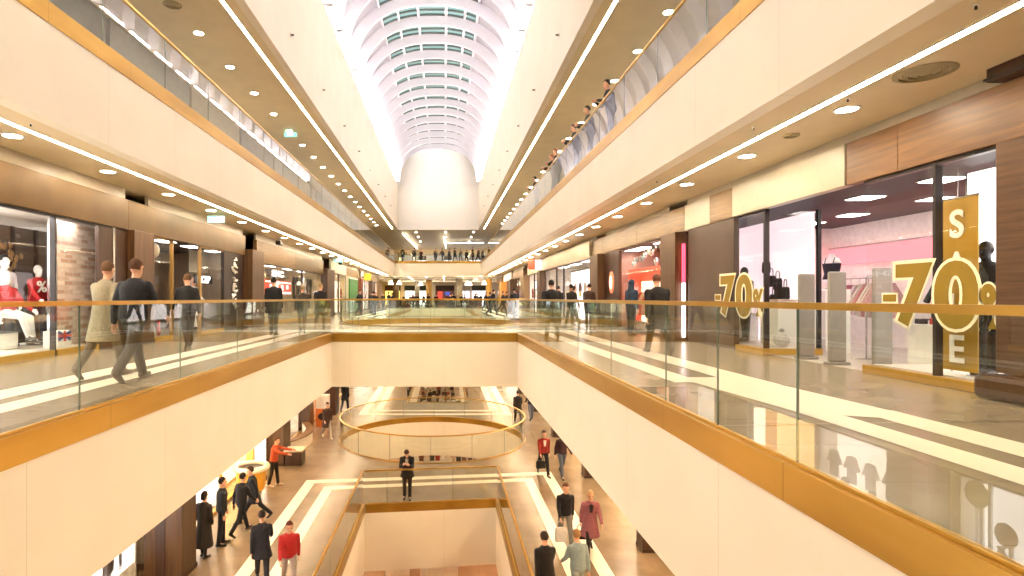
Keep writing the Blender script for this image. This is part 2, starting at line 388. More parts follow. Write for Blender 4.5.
def bag(name, label, c, rz, hexc, w=.28, h=.24, d=.12, loop=.16, cat='bag', group=None):
    r = empty(name, (c[0], c[1], c[2]-loop-h), label, cat, group, rz)
    b = MB(); b.loft([[(x*w/2*k, y*d/2*k, z) for x, y in ((-1, -1), (1, -1), (1, 1), (-1, 1))] for z, k in ((0, .92), (.03, 1), (h*.8, .96), (h, .82))])
    b.build('bag_body', fabric(hexc), r, local=True, bevel=.012)
    t = MB(); t.tube([(-w*.3, 0, h-.01), (-w*.28, 0, h+loop*.7), (-w*.12, 0, h+loop), (w*.12, 0, h+loop), (w*.28, 0, h+loop*.7), (w*.3, 0, h-.01)], .009)
    t.build('bag_handle', fabric(hexc), r, local=True, smooth=True)
    return r
# ================================================================== the people first (their meshes are grown while the scene is small)
def at(px, py_feet, fz):
    Y = 560*(EYE-fz)/(py_feet-298); return ((px-444)*Y/560, Y, fz)
def bag_at(p, hand, *a, **k):
    c = Matrix.LocRotScale(p.location, p.rotation_euler, p.scale) @ Vector(hand); return a, c
def person_with_bag(hand_i, bagargs, *a, **k):
    p, hs = person(*a, **k)
    c = Matrix.LocRotScale(p.location, p.rotation_euler, p.scale) @ Vector(hs[hand_i])
    bag(bagargs[0], bagargs[1], c, a[3], *bagargs[2:]); return p
LEAN_RAIL = dict(leg=((6, 4), (-2, 4)), arm=((36, 4, 72, 26), (34, 4, 78, 26)), lean=16, head=34)
ELBOWS = dict(leg=((8, 4), (-4, 6)), arm=((20, 9, 78, 40), (21, 9, 75, 40)), lean=9, head=6)
BROWSE = dict(leg=((5, 3), (-3, 4)), arm=((22, 8, 55, 10), (6, 8, 20)), lean=4, head=12)
REACH = dict(leg=((10, 4), (-8, 6)), arm=((68, 10, 10), (60, 8, 18)), lean=7, head=6)
POCKET = dict(leg=((4, 2), (-4, 3)), arm=((-10, 16, 42, 20), (-10, 16, 42, 20)), lean=0, head=4)
STRIDE = dict(leg=((30, 4), (-26, 20)), arm=((-28, 8, 20), (28, 8, 28)), lean=8, head=5)

# --- lower gallery
g = 'person'
person(g, 'man in a black suit looking down at his hands, leaning on the glass railing below', (-1.21, 18.42, L1F), 0, 1.74, top='#15131a', legs='#1d1a1e', hair='#4a3222', pose=LEAN_RAIL, coat=.2, shirt='#d8d2cc', shoes='#120f0e')
person(g, 'woman in a long dark fur-collared coat and heeled boots seen from behind', (*at(204, 557, L1F)[:2], L1F), R(165), 1.66, top='#2a231e', legs='#15110f', hair='#2b1c14', hairlen=.1, coat=.62, pose=POCKET, skirt=True)
person(g, 'man in a shiny black leather jacket standing beside the woman in the long coat', (*at(221.5, 545, L1F)[:2], L1F), R(115), 1.8, top='#1d2226', legs='#17161a', hair='#241710', pose=STAND)
person(g, 'shopper in black walking toward the shop with the yellow drum display', (*at(241, 533, L1F)[:2], L1F), R(150), 1.72, top='#1a1618', legs='#151216', hair='#20140e', pose=WALK)
person(g, 'shopper in a dark coat stepping past the yellow drum display', (*at(254, 521, L1F)[:2], L1F), R(-70), 1.72, top='#1f1d28', legs='#16151d', hair='#3a241a', pose=STRIDE, coat=.25)
person(g, 'person in an orange jacket reaching out both arms beside a brown pillar', (*at(274, 486, L1F)[:2], L1F), R(88), 1.72, top='#d2562e', legs='#241d1c', hair='#6a452c', pose=REACH, shoes='#d8cdbf')
person(g, 'person striding in a dark navy coat along the cream floor stripes', (*at(262, 583, L1F)[:2], L1F), R(200), 1.74, top='#20222f', legs='#25232a', hair='#2a1d16', pose=STRIDE, coat=.2)
person(g, 'person in a bright red jacket and pale trousers on the cream floor stripes', (*at(289, 590, L1F)[:2], L1F), R(20), 1.68, top='#d22b2a', legs='#cdb9ae', hair='#6b2a20', hairlen=.1, pose=STRIDE)
person(g, 'person in a brown coat and pale trousers by the left pillar beyond the orange jacket', (*at(327, 438, L1F)[:2], L1F), R(30), 1.74, top='#4a2f26', legs='#c9bda8', hair='#2c1a10', pose=WALK, coat=.35, shoes='#d9d0c0')
person(g, 'person in dark clothes walking past the far left pillar', (*at(345, 411, L1F)[:2], L1F), R(170), 1.76, top='#1b1b24', legs='#1c1b22', hair='#22160f', pose=WALK2, coat=.25)
person_with_bag(1, ('shoulder_bag', 'black bag hanging from the hand of the person in the red jacket', '#1a1615', .34, .28), g, 'person in an open red jacket over a white shirt carrying a black bag',
                (*at(543.5, 475, L1F)[:2], L1F), R(8), 1.72, top='#a32a22', legs='#1b1718', hair='#33201a', pose=WALK, shirt='#e9dfd8')
person(g, 'person in a maroon top and blue jeans walking beside the red jacket', (*at(562, 477, L1F)[:2], L1F), R(10), 1.76, top='#3c2026', legs='#5b6272', hair='#2b1a14', pose=WALK2)
person_with_bag(1, ('carrier_bag', 'white plastic carrier bag held by the man in the black sweater', '#e9e6e4', .3, .36), g, 'man in a black sweater and light jeans carrying a white bag',
                (*at(565, 546, L1F)[:2], L1F), R(5), 1.74, top='#16131a', legs='#8f8c86', hair='#7a4a2c', pose=WALK)
person_with_bag(1, ('handbag', 'small black handbag held by the woman in the pink coat', '#17120f', .3, .2), g, 'woman in an open pink coat over black with black tights',
                (*at(590, 553, L1F)[:2], L1F), R(-3), 1.68, top='#a0606c', legs='#171217', hair='#d8b890', hairlen=.14, coat=.42, pose=WALK2, shirt='#1b1418', skirt=True)
person(g, 'person in a black coat in the foreground beside the lower railing', (*at(546, 612, L1F)[:2], L1F), R(-170), 1.74, top='#1e1a1a', legs='#201b1c', hair='#3a2c24', pose=STRIDE, coat=.3)
person(g, 'person in a pale blue jacket just behind the black coat', (*at(578, 607, L1F)[:2], L1F), R(190), 1.66, top='#9fb4ba', legs='#a9b3b4', hair='#b98a5a', pose=WALK2)
person(g, 'person in black at the right wall beyond the round opening', (*at(518, 423, L1F)[:2], L1F), R(185), 1.76, top='#1f1714', legs='#2a1f1a', hair='#22160f', pose=WALK, coat=.3)
person(g, 'person in grey jeans at the right edge beyond the round opening', (*at(531, 420, L1F)[:2], L1F), R(180), 1.74, top='#2a2230', legs='#7d7f8c', hair='#2b1d15', pose=WALK2)
person(g, 'dark figure with an orange scarf at the lower right shop front', (*at(690, 603, L1F)[:2], L1F), R(200), 1.72, top='#3a2314', legs='#15141c', hair='#a86a28', hairlen=.1, pose=WALK)
# --- middle gallery, left
person(g, 'man in a dark navy jacket walking past the brick pier', (-4.36, 7.85, 0), R(170), 1.75, top='#23252e', legs='#4c4a45', hair='#6b4630', pose=WALK, build=1.1, shoes='#54473a')
person(g, 'person in a pale beige coat walking beside the man in navy', (-4.95, 8.15, 0), R(170), 1.72, top='#b9ad93', legs='#7a705e', hair='#7a543a', pose=WALK2, coat=.35, shoes='#5c4a36')
person(g, 'person in a black jacket at the open doorway between two shop windows', (-5.9, 12.9, 0), R(215), 1.74, top='#1d1b1e', legs='#3a3434', hair='#7a5438', pose=WALK2)
person(g, 'man in a black coat and grey jeans seen from behind, alone on the left walkway', (-5.3, 17.4, 0), R(180), 1.78, top='#16161c', legs='#4e525a', hair='#20170f', coat=.25, pose=STAND, build=1.08)
person(g, 'person in a brown jacket just left of the person with the fair hair', (-4.68, 18.5, 0), R(190), 1.62, top='#4a4038', legs='#4c4a44', hair='#b39a78', pose=WALK)
person(g, 'person in a black coat with fair hair on the left walkway', (-4.6, 20.8, 0), R(180), 1.72, top='#171519', legs='#3b3a3a', hair='#c9a878', coat=.3, pose=WALK2)
# --- middle gallery, right
person(g, 'broad person in a black coat seen from behind at the start of the right walkway', (3.02, 15.7, 0), R(180), 1.7, top='#171417', legs='#4a4a3e', hair='#1f1712', coat=.35, pose=WALK, build=1.2)
person(g, 'person in a dark jacket and blue jeans walking beyond the round opening', (3.95, 31.4, 0), R(180), 1.74, top='#22222a', legs='#3e5c82', hair='#20170f', pose=WALK2)
person(g, 'shopper in a blue hooded jacket looking into the red shop window', (5.75, 17.2, 0), R(120), 1.7, top='#2c3f58', legs='#3d4a52', hair='#1e1a1a', hood=True, pose=STAND)
person(g, 'person in a black coat with reddish hair before the red shop window', (4.4, 11.5, 0), R(178), 1.74, top='#181417', legs='#3a322c', hair='#7a4a36', coat=.3, pose=STRIDE, build=1.1)
person(g, 'shopper in brown nearest the wooden pillar left of the red shop', (5.4, 20.9, 0), R(150), 1.68, top='#3c241c', legs='#2a2426', hair='#2c1a12', pose=BROWSE)
person(g, 'shopper in black between the white window and the wooden pillar', (5.1, 22.3, 0), R(200), 1.74, top='#1c181b', legs='#2b2828', hair='#241812', pose=WALK)
person(g, 'shopper in black outside the white shop window', (5.2, 25.5, 0), R(160), 1.7, top='#1a171c', legs='#2c2a2c', hair='#33231a', pose=STAND)
person(g, 'shopper with a red collar outside the white shop window', (5.55, 24.2, 0), R(120), 1.66, top='#4a1c1e', legs='#211e20', hair='#2c1a12', hairlen=.1, pose=BROWSE)
# --- upper gallery, leaning on the right railing
for i, (y, t, h, lab) in enumerate(((15.75, '#1b1a1e', '#2c1c14', 'nearest person leaning on the upper right railing, in black'), (17.9, '#4a4230', '#3a2618', 'second person from the camera on the upper right railing, in olive'),
                                    (19.8, '#1c1a1e', '#20160f', 'third person from the camera on the upper right railing, in black'), (23.0, '#2c2320', '#9a5a3a', 'fourth person on the upper right railing, with reddish hair'),
                                    (23.9, '#5a3a34', '#a8714a', 'person with lighter hair close behind the reddish-haired one upstairs'), (28.3, '#1d1b20', '#231811', 'farthest person leaning on the upper right railing'))):
    person(g, lab, (4.70, y, L3F), R(-90), 1.84, top=t, legs='#24222a', hair=h, pose=ELBOWS)
# --- far crowd: four people grown once, then copied
PROTO = []
for i, (t, l, h, po, ct) in enumerate((('#19171b', '#222026', '#20160f', WALK, .3), ('#252836', '#3c4658', '#2c1d14', WALK2, 0), ('#3d2c25', '#26242a', '#4a3020', STAND, .35), ('#6d2a28', '#2a282c', '#2e1d14', BROWSE, 0))):
    p, _ = person(g, 'x', (0, 0, 0), 0, 1.72, top=t, legs=l, hair=h, pose=po, coat=ct, fine=False, group='x')
    PROTO.append((p, children(p), ['black coat', 'navy jacket and jeans', 'brown coat', 'dark red top'][i]))
used = set()
def crowd(x, y, z, k, label, group, rz=None):
    p, kids, _ = PROTO[k]
    c = p if k not in used else copy_tree(p, None, kids)
    used.add(k); c.location = (x, y, z); c.rotation_euler = (0, 0, random.uniform(0, 6.28) if rz is None else rz); c['label'] = label; c['group'] = group
    s = random.uniform(.93, 1.04)*1.72/1.75; c.scale = (s, s, s)
k = 0
for x, y in ((-5.9, 39), (-5.2, 40.5), (-4.7, 37.5), (-5.6, 46), (-4.3, 47), (-5.1, 52), (-6.2, 57), (4.2, 34.5), (3.2, 36.8), (4.9, 38), (3.4, 41), (4.6, 44), (5.3, 48), (3.7, 50), (4.8, 55), (3.2, 57)):
    side = 'left' if x < 0 else 'right'
    k = (k*3+1) % 4 if random.random() < .5 else random.choice((0, 0, 1, 2))
    crowd(x, y, 0, k, f'distant shopper in {PROTO[k][2]} on the far {side} walkway', f'distant {side} walkway shoppers in {PROTO[k][2]}')
PLACED = [(-6, 70), (-2, 74), (2, 72), (5.6, 70), (-5.2, 65)]
for i in range(30):
    for _ in range(40):
        x, y = random.uniform(-7.2, 6.2), random.uniform(63.8, 81)
        if all(math.hypot(x-a, y-b) > 1.05 for a, b in PLACED): break
    PLACED.append((x, y)); k = random.choice((0, 0, 0, 1, 1, 2, 3))
    crowd(x, y, 0, k, f'tiny shopper in {PROTO[k][2]} among the end crowd', f'end crowd in {PROTO[k][2]}')
for i, x in enumerate((-4.9, -3.6, -2.8, -1.0, -.2, .65, 1.3, 2.0, 2.75, 3.4, 4.1)):
    k = (0, 1, 3, 0, 1, 2, 0, 1, 0, 2, 0)[i]
    crowd(x, 66.3+.9*(i % 3), L3F, k, f'tiny person in {PROTO[k][2]} behind the upper far railing', f'upper far railing people in {PROTO[k][2]}')
for i in range(10):
    x = -2.4+.85*(i//2); crowd(x, (60.1, 63.3)[i % 2], L0F, (0, 3, 1, 0, 2)[i % 5], f'tiny person in {PROTO[(0, 3, 1, 0, 2)[i % 5]][2]} on the lowest floor', f'lowest floor people in {PROTO[(0, 3, 1, 0, 2)[i % 5]][2]}')

# ================================================================== the building
def circle(cx, cy, r, n=64): return [(cx+r*cos(2*pi*i/n), cy+r*sin(2*pi*i/n)) for i in range(n)]
RC, RR = (-.54, 26.7), 4.32
XL2, XR2, YF2 = -3.6, 2.374, 17.9
V2a = [(XL2, -.25), (XR2, -.25), (XR2, YF2), (XL2, YF2)]
V2c = [(XL2, 35.3), (XR2, 35.3), (XR2, 61.5), (XL2, 61.5)]
XL1, XR1 = -2.55, 1.72
V1a = [(XL1, -.25), (XR1, -.25), (XR1, 18.35), (XL1, 17.85)]
V1c = [(-2.3, 35.3), (1.45, 35.3), (1.45, 60), (-2.3, 60)]
XL3, XR3 = -5.77, 4.33
V3 = [(XL3, -12), (XR3, -12), (XR3, YE-.5), (XL3, YE-.5)]
OUT = [(-11.8, YN), (10.7, YN), (10.7, YB+2), (-11.8, YB+2)]

def stripes(mb, z, polys):
    for k, p in enumerate(polys): mb.add([(x, y, z+.0006*(k % 9)) for x, y in p], [tuple(range(len(p)))], 1)
def loopstripe(x0, x1, y0, y1, w, ydl=0.):
    """a closed inlay band of width w round a rectangle; ydl skews the near/far ends"""
    return [[(x0, y0), (x0+w, y0), (x0+w, y1), (x0, y1)], [(x1-w, y0), (x1, y0), (x1, y1+ydl), (x1-w, y1+ydl)],
            [(x0, y1), (x1, y1+ydl), (x1, y1+ydl+w), (x0, y1+w)], [(x0, y0-w), (x1, y0-w), (x1, y0), (x0, y0)]]
mb = MB().plate(OUT, [V2a, circle(*RC, RR), V2c], -.3, 0)
S2 = [[(-4.78, -1), (-4.42, -1), (-4.42, 18.85), (-4.78, 18.85)], [(-5.5, -1), (-5.02, -1), (-5.02, 19.5), (-5.5, 19.5)],
      [(3.55, -1), (3.9, -1), (3.9, 6.4), (3.55, 6.9)], [(4.17, -1), (4.57, -1), (4.57, 5.7), (4.17, 6.1)],
      [(3.55, 5.6), (4.57, 5.2), (4.42, 7.7), (3.95, 8.1), (3.52, 8.1), (3.35, 8.1)],
      [(3.13, 7.6), (3.52, 7.6), (3.52, 18.85), (3.13, 18.85)], [(3.95, 7.4), (4.45, 7.4), (4.45, 19.5), (3.95, 19.5)],
      [(-4.78, 18.85), (3.52, 18.85), (3.52, 19.2), (-4.78, 19.2)], [(-5.5, 19.5), (4.45, 19.5), (4.45, 19.95), (-5.5, 19.95)]]
stripes(mb, .003, S2+loopstripe(-4.78, 3.52, 34.3, 63, .35)+loopstripe(-5.5, 4.45, 33.6, 64, .42))
mb.add([(2.5, 5.02, .004), (6.4, 5.30, .004), (6.4, 5.33, .004), (2.5, 5.045, .004)], [(0, 1, 2, 3)], 2)
struct(mb, 'floor', [FLOOR, STRIPE, JOINT])
mb = MB().plate(OUT, [V1a, circle(*RC, RR), V1c], L1F-.3, L1F)
i1 = loopstripe(-4.19, 3.25, -1, 19.25, .33, .95); o1 = loopstripe(-4.97, 4.05, -2, 19.9, .36, 1.0)
stripes(mb, L1F+.003, i1+o1+loopstripe(-4.05, 3.1, 33.0, 62, .4)+loopstripe(-4.85, 3.85, 32.0, 63, .45))
struct(mb, 'floor_lower', [FLOOR1, STRIPE, JOINT])
struct(MB().plate(OUT, [], L0F-.3, L0F), 'floor_lowest', [floor_mat('brown_stone_tile', '#a0785a', '#b48a68', .3)])
struct(MB().plate(OUT, [V3], L3F-.3, L3F), 'floor_upper', [FLOOR])
inset = lambda l, d: [(x+(d if x > CX else -d), y+(d if y > 15 else -d)) for x, y in l]
struct(MB().plate(OUT, [V2a, circle(*RC, RR), V2c], L1C, L1C+.25), 'ceiling_lower', [CEIL])
struct(MB().plate(OUT, [V3], L2C, L2C+.25), 'ceiling_middle', [CEIL])
V4 = [(-5.4, YN), (4.05, YN), (4.05, YE), (-5.4, YE)]
struct(MB().plate([(-9.9, YN), (8.7, YN), (8.7, YB+2), (-9.9, YB+2)], [[(-5.55, YN+.1), (4.2, YN+.1), (4.2, YE+.1), (-5.55, YE+.1)]], L3C, L3C+.25), 'ceiling_upper', [CEIL3])
struct(MB().plate(OUT, [V1a, circle(*RC, RR), V1c], L0C, L0C+.25), 'ceiling_lowest', [CEIL])

def rect_fascia(nm, loop, z0, z1, t=.22):
    """the cream balcony fronts round a rectangular opening, one wall per side"""
    (x0, ya), (x1, yb), (x2, yc), (x3, yd) = loop
    for sd, q in (('left', [(x3-t, yd+t), (x0-t, ya-t), (x0+.02, ya+.02), (x3+.02, yd-.02)]), ('right', [(x1-.02, yb+.02), (x1+t, yb-t), (x2+t, yc+t), (x2-.02, yc-.02)]),
                  ('far', [(x3+.02, yd-.02), (x2-.02, yc-.02), (x2+t, yc+t), (x3-t, yd+t)]), ('near', [(x0-t, ya-t), (x1+t, yb-t), (x1-.02, yb+.02), (x0+.02, ya+.02)])):
        struct(MB().plate(q[::-1] if sd in ('left',) else q, [], z0-.012, z1), f'wall_{nm}_balcony_{sd}', [CREAM if sd in ('left', 'right') else CREAMX])
def ring_fascia(nm, r, z0, z1):
    n = 64; ci, co = circle(*RC, r-.02, n), circle(*RC, r+.2, n); mb = MB()
    z0 -= .012; mb.loft([[(*ci[i], z0), (*co[i], z0), (*co[i], z1), (*ci[i], z1)] for i in list(range(n))+[0]], cap=False)
    struct(mb, f'wall_{nm}_round_opening', [CREAMX])
rect_fascia('middle', V2a, L1C, -.005); rect_fascia('middle_far', V2c, L1C, -.005); ring_fascia('middle', RR, L1C, -.005)
rect_fascia('lower', V1a, L0C, L1F-.005); rect_fascia('lower_far', V1c, L0C, L1F-.005); ring_fascia('lower', RR, L0C, L1F-.005)
rect_fascia('upper', V3, L2C, L3F-.005)
# tall fascia from the upper ceiling to the vault, the end gables, outer walls
t = .25
struct(MB().box(-5.4-t, -5.4, YN, YE+t, L3C-.02, SPR), 'wall_vault_left', [CREAM_UP]); struct(MB().box(4.05, 4.05+t, YN, YE+t, L3C-.02, SPR), 'wall_vault_right', [CREAM_UP])
HWV, RISE = 4.97, 4.35; CV = (-5.4+4.05)/2
def arch(t_, off=0.):
    e = 2/2.35; c, s = cos(t_), sin(t_)
    return (CV+(HWV-off)*math.copysign(abs(c)**e, c), SPR+(RISE-off)*abs(s)**e)
gab = [(-5.4-t, L3C-.02), (4.05+t, L3C-.02), (4.05+t, SPR)]+[arch(pi*i/24) for i in range(25)]+[(-5.4-t, SPR)]
for nm, y in (('far', YE), ('near', YN)):
    mb = MB(); mb.prism(gab, (0, y+t/2, 0), (1, 0, 0), (0, 0, 1), t); struct(mb, f'wall_vault_{nm}', [paint('#fbf7f0', .5, 0, .01)])
for nm, z0, z1, xl, xr in (('lowest', L0F, L0C+.25, -11.8, 10.7), ('lower', L1F, L1C+.25, -11.8, 10.7), ('middle', 0, L2C+.25, -11.8, 10.7), ('upper', L3F, L3C+.25, -9.9, 8.7)):
    m = paint('#cbb99a', .6, 0, .03)
    struct(MB().box(xl-.2, xl, YN, YB+2, z0, z1), f'wall_{nm}_left', [m]); struct(MB().box(xr, xr+.2, YN, YB+2, z0, z1), f'wall_{nm}_right', [m])
    struct(MB().box(xl, xr, YB+2, YB+2.2, z0, z1), f'wall_{nm}_end', [m]); struct(MB().box(xl, xr, YN-.2, YN, z0, z1), f'wall_{nm}_near', [m])

# ------------------------------------------------------------------ the glazed vault
sky = empty('vaulted_skylight', (CV, 26, SPR), 'long white vaulted skylight with curved ribs and glazed crown over the atrium', 'skylight')
ribm = paint('#c6c4cc', .5, 0, .01, name='rib_white')
PITCH = 2.4; ny = 33
for i in range(ny):
    y = YN+.9+PITCH*i
    mb = MB(); n = 40
    mb.loft([[(*(lambda q: (q[0], y+dy, q[1]))(arch(pi*j/n, o)),) for o, dy in ((0, -.14), (0, .14), (.62, .09), (.62, -.09))] for j in range(n+1)])
    mb.build('vault_rib', ribm, sky, smooth=False)
def vband(mb, t0, t1, y0, y1, o0, o1, n=10, m=0):
    mb.loft([[(*(lambda q: (q[0], yy, q[1]))(arch(t0+(t1-t0)*j/n, o)),) for o, yy in ((o0, y0), (o0, y1), (o1, y1), (o1, y0))] for j in range(n+1)], m)
TL, TR = R(126), R(60)
for s_, a, b in (('left', TL, pi), ('right', 0, TR)):
    mb = MB(); vband(mb, a, b, YN, YE, -.02, .03, 24); mb.build('vault_lining', paint('#a09ea7', .5, 0, .02, name='lining_white'), sky, smooth=True)
for a in (TL, R(112), R(98), R(83), R(70), TR):
    mb = MB(); vband(mb, a-.014, a+.014, YN, YE, -.03, .14, 1); mb.build('glazing_bar', ribm, sky)
slat = paint('#59615e', .5, .2, .05, name='purlin_grey'); SKYG = glass_mat('roof_glass', (.86, .93, .92), .6)
for i in range(ny-1):
    y = YN+.9+PITCH*i
    mb = MB(); vband(mb, TR, TL, y+.1, y+PITCH-.1, -.03, .0, 14); mb.build('glass_pane', SKYG, sky)
    for q in (.62, .86):
        mb = MB(); vband(mb, TR, TL, y+PITCH*q, y+PITCH*q+.13, .02, .10, 14); mb.build('purlin', slat, sky)
for i in range(9, ny-1):                                   # small openable windows in the right lining
    y = YN+.9+PITCH*i+.75
    for a in (R(38), R(26)):
        mb = MB(); vband(mb, a-.06, a+.06, y, y+.75, .02, .05, 2); mb.build('vent_window', paint('#9aa1a0', .3), sky)
for x0, x1 in ((-5.58, -5.42), (4.07, 4.23)):
    for i in range(ny-1):
        y = YN+.9+PITCH*i; MB().box(x0, x1, y+.35, y+PITCH-.35, SPR+.004, SPR+.12).build('uplight', UPL, sky)
# small sprinkler heads on the tall fascia
spr = None
for sd, x, nx in (('left', -5.4, 1), ('right', 4.05, -1)):
    for i in range(9):
        y = 14.5+5.2*i; r = empty('wall_sprinkler', (x, y, 10.4), f'small dark sprinkler on the {sd} vault wall, {ordn(i)} from the camera', 'sprinkler', 'vault wall sprinklers')
        MB().cyl((x, y, 10.4), (x+nx*.02, y, 10.4), .07, n=14).build('escutcheon', paint('#c9b9a4', .4), r)
        MB().cyl((x+nx*.02, y, 10.4), (x+nx*.12, y, 10.4), .022, .03, n=10).build('nozzle', DARK, r)

# ------------------------------------------------------------------ railings
def railing(label, pts, z, h, band, closed=False, pitch=2.13, off=0., inward=1, group=None, joints=None):
    """pts: plan line; the brass band drops `band` below the floor on the void side (left of the walking direction if inward=1)"""
    r = empty('glass_railing', (pts[0][0], pts[0][1], z), label, 'railing', group)
    P = [Vector((x, y, 0)) for x, y in pts]
    if closed: P.append(P[0])
    L = [0]
    for a, b in zip(P, P[1:]): L.append(L[-1]+(b-a).length)
    def pos(s):
        s = min(max(s, 0), L[-1])
        for i in range(len(P)-1):
            if s <= L[i+1]+1e-9: return P[i]+(P[i+1]-P[i])*((s-L[i])/(L[i+1]-L[i])), (P[i+1]-P[i]).normalized()
    def sweep(mb, s0, s1, n0, n1, z0, z1, m=0):
        cuts = [s0]+[q for q in L if s0+1e-3 < q < s1-1e-3]+[s1]; rings = []
        for q in cuts:
            p, d = pos(q)
            if 0 < L.index(q) < len(L)-1 if q in L else False:
                k = L.index(q); d2 = (P[k+1]-P[k]).normalized(); d = (d+d2).normalized()
            elif closed and (q in (0, L[-1])): d = ((P[1]-P[0]).normalized()+(P[-1]-P[-2]).normalized()).normalized()
            nv = Vector((-d.y, d.x, 0))*inward
            rings.append([(*(p+nv*a).xy, b) for a, b in ((n0, z0), (n1, z0), (n1, z1), (n0, z1))])
        mb.loft(rings, m)
    mb = MB(); sweep(mb, 0, L[-1], .0, .035, z-band, z+.012); sweep(mb, 0, L[-1], -.075, .0, z, z+.012); mb.build('brass_band', GOLD, r)
    mb = MB(); sweep(mb, 0, L[-1], -.055, -.012, z+.0125, z+.035); mb.build('glass_channel', GOLDR, r)
    mb = MB(); sweep(mb, 0, L[-1], -.062, -.004, z+h-.045, z+h); mb.build('handrail', GOLDR, r)
    js = joints or [off+pitch*i if off > .05 else pitch*(i+1) for i in range(200)]
    js = [q for q in js if q < L[-1]-.05]
    for s, e in zip([0]+js, js+[L[-1]]):
        mb = MB(); sweep(mb, s+.006, e-.006, -.040, -.026, z+.036, z+h-.046); mb.build('glass_panel', GLASS, r)

    # the green edge seen at each joint
    for s in js:
        mb = MB(); sweep(mb, s-.005, s+.005, -.040, -.026, z+.036, z+h-.046); mb.build('panel_joint', EDGE, r)
    return r
railing('glass railing with brass handrail along the left edge of the middle gallery', [(XL2, YF2), (XL2, -.25)], 0, 1.12, .25, inward=1, off=1.67)
railing('glass railing with brass handrail along the right edge of the middle gallery', [(XR2, -.25), (XR2, YF2)], 0, 1.12, .25, inward=1, joints=[1.95, 4.06, 5.17, 6.32, 8.31, 10.3, 12.4, 14.4, 16.4])
railing('glass railing across the near side of the bridge facing the camera', [(XR2-.04, YF2), (XL2+.04, YF2)], 0, 1.12, .25, inward=1, off=1.0)
railing('glass railing round the circular opening of the middle gallery', circle(*RC, RR), 0, 1.12, .25, True, 27.14/16, inward=1)
railing('glass railing on the left of the farther middle gallery opening', [(XL2, 61.5), (XL2, 35.3)], 0, 1.12, .25)
railing('glass railing on the right of the farther middle gallery opening', [(XR2, 35.3), (XR2, 61.5)], 0, 1.12, .25)
railing('glass railing across the front of the farther middle gallery opening', [(XL2+.04, 35.3), (XR2-.04, 35.3)], 0, 1.12, .25)
railing('glass railing along the left edge of the lower gallery opening', [(XL1, 17.85), (XL1, -.25)], L1F, 1.1, .25, off=.9)
railing('glass railing along the right edge of the lower gallery opening', [(XR1, -.25), (XR1, 18.35)], L1F, 1.1, .25)
railing('glass railing in front of the man in the black suit', [(XR1-.04, 18.34), (XL1+.04, 17.86)], L1F, 1.1, .25, off=1.4)
railing('glass railing round the circular opening of the lower gallery', circle(*RC, RR), L1F, 1.1, .25, True, 27.14/16)
railing('glass railing on the left of the farther lower opening', [(-2.3, 60), (-2.3, 35.3)], L1F, 1.1, .25)
railing('glass railing on the right of the farther lower opening', [(1.45, 35.3), (1.45, 60)], L1F, 1.1, .25)
railing('glass railing across the front of the farther lower opening', [(-2.26, 35.3), (1.41, 35.3)], L1F, 1.1, .25)
railing('glass railing with brass band along the left edge of the upper gallery', [(XL3, YE-.5), (XL3, -12)], L3F, 1.12, .3, off=.6)
railing('glass railing with brass band along the right edge of the upper gallery', [(XR3, -12), (XR3, YE-.5)], L3F, 1.12, .3)
railing('glass railing across the far end of the upper gallery', [(XR3-.04, YE-.5), (XL3+.04, YE-.5)], L3F, 1.12, .25)

# ------------------------------------------------------------------ ceiling lights
def strip(label, x, y0, y1, z, m=STRIP, w=.1):
    r = empty('ceiling_strip_light', (x, (y0+y1)/2, z), label, 'strip light', 'recessed strip lights')
    MB().box(x-w/2-.02, x-w/2, y0, y1, z-.014, z-.001).box(x+w/2, x+w/2+.02, y0, y1, z-.014, z-.001).build('profile', WHITE, r)
    MB().box(x-w/2, x+w/2, y0, y1, z-.010, z-.002).build('diffuser', m, r)
strip('cream strip light in the ceiling over the right walkway of the middle gallery', 5.12, YN+.5, YE-2, L2C)
strip('cream strip light in the ceiling over the left walkway of the middle gallery', -6.48, YN+.5, YE-2, L2C)
strip('cream strip light in the ceiling of the upper gallery, right side', 4.66, YN+.5, YE-1, L3C)
strip('cream strip light in the ceiling of the upper gallery, left side', -6.02, YN+.5, YE-1, L3C)
strip('added warm fill strip over the left walkway of the lower gallery', -5.9, YN+.5, YE-2, L1C, FILLW, .16)  # this pair is out of view, added to light the lower gallery
strip('added warm fill strip over the right walkway of the lower gallery', 4.6, YN+.5, YE-2, L1C, FILLW, .16)
strip('added warm fill strip under the bridge over the lowest floor, left', -6.0, YN+.5, YE+8, L0C, FILLW, .16)  # also added out of view, brightening the lowest floor
strip('added warm fill strip under the bridge over the lowest floor, right', 4.8, YN+.5, YE+8, L0C, FILLW, .16)
DL = None
def downlight(x, y, z, label, group, r=.13):
    global DL
    if DL is None:
        o = empty('ceiling_downlight', (0, 0, 0), 'x', 'downlight', 'x'); n = 24
        mb = MB(); mb.loft([[(.17*cos(a), .17*sin(a), zz) if q else (.13*cos(a), .13*sin(a), zz) for q, zz in ((1, .001), (1, -.012), (0, -.014), (0, .001))] for a in [2*pi*i/n for i in range(n+1)]], cap=False)
        a_ = mb.build('trim_ring', WHITE, o, local=True, smooth=False)
        b_ = MB().cyl((0, 0, -.004), (0, 0, -.009), .13, n=n).build('lens', LENS, o, local=True)
        DL = (o, [a_, b_]); c = o
    else: c = copy_tree(DL[0], None, DL[1])
    c.location = (x, y, z); c['label'] = label; c['group'] = group
for i in range(24): downlight(5.58, 2.64+2.56*i, L2C, f'round ceiling downlight over the right middle walkway, {ordn(i)} from the camera', 'right middle downlights') if 2.64+2.56*i > 6 else None
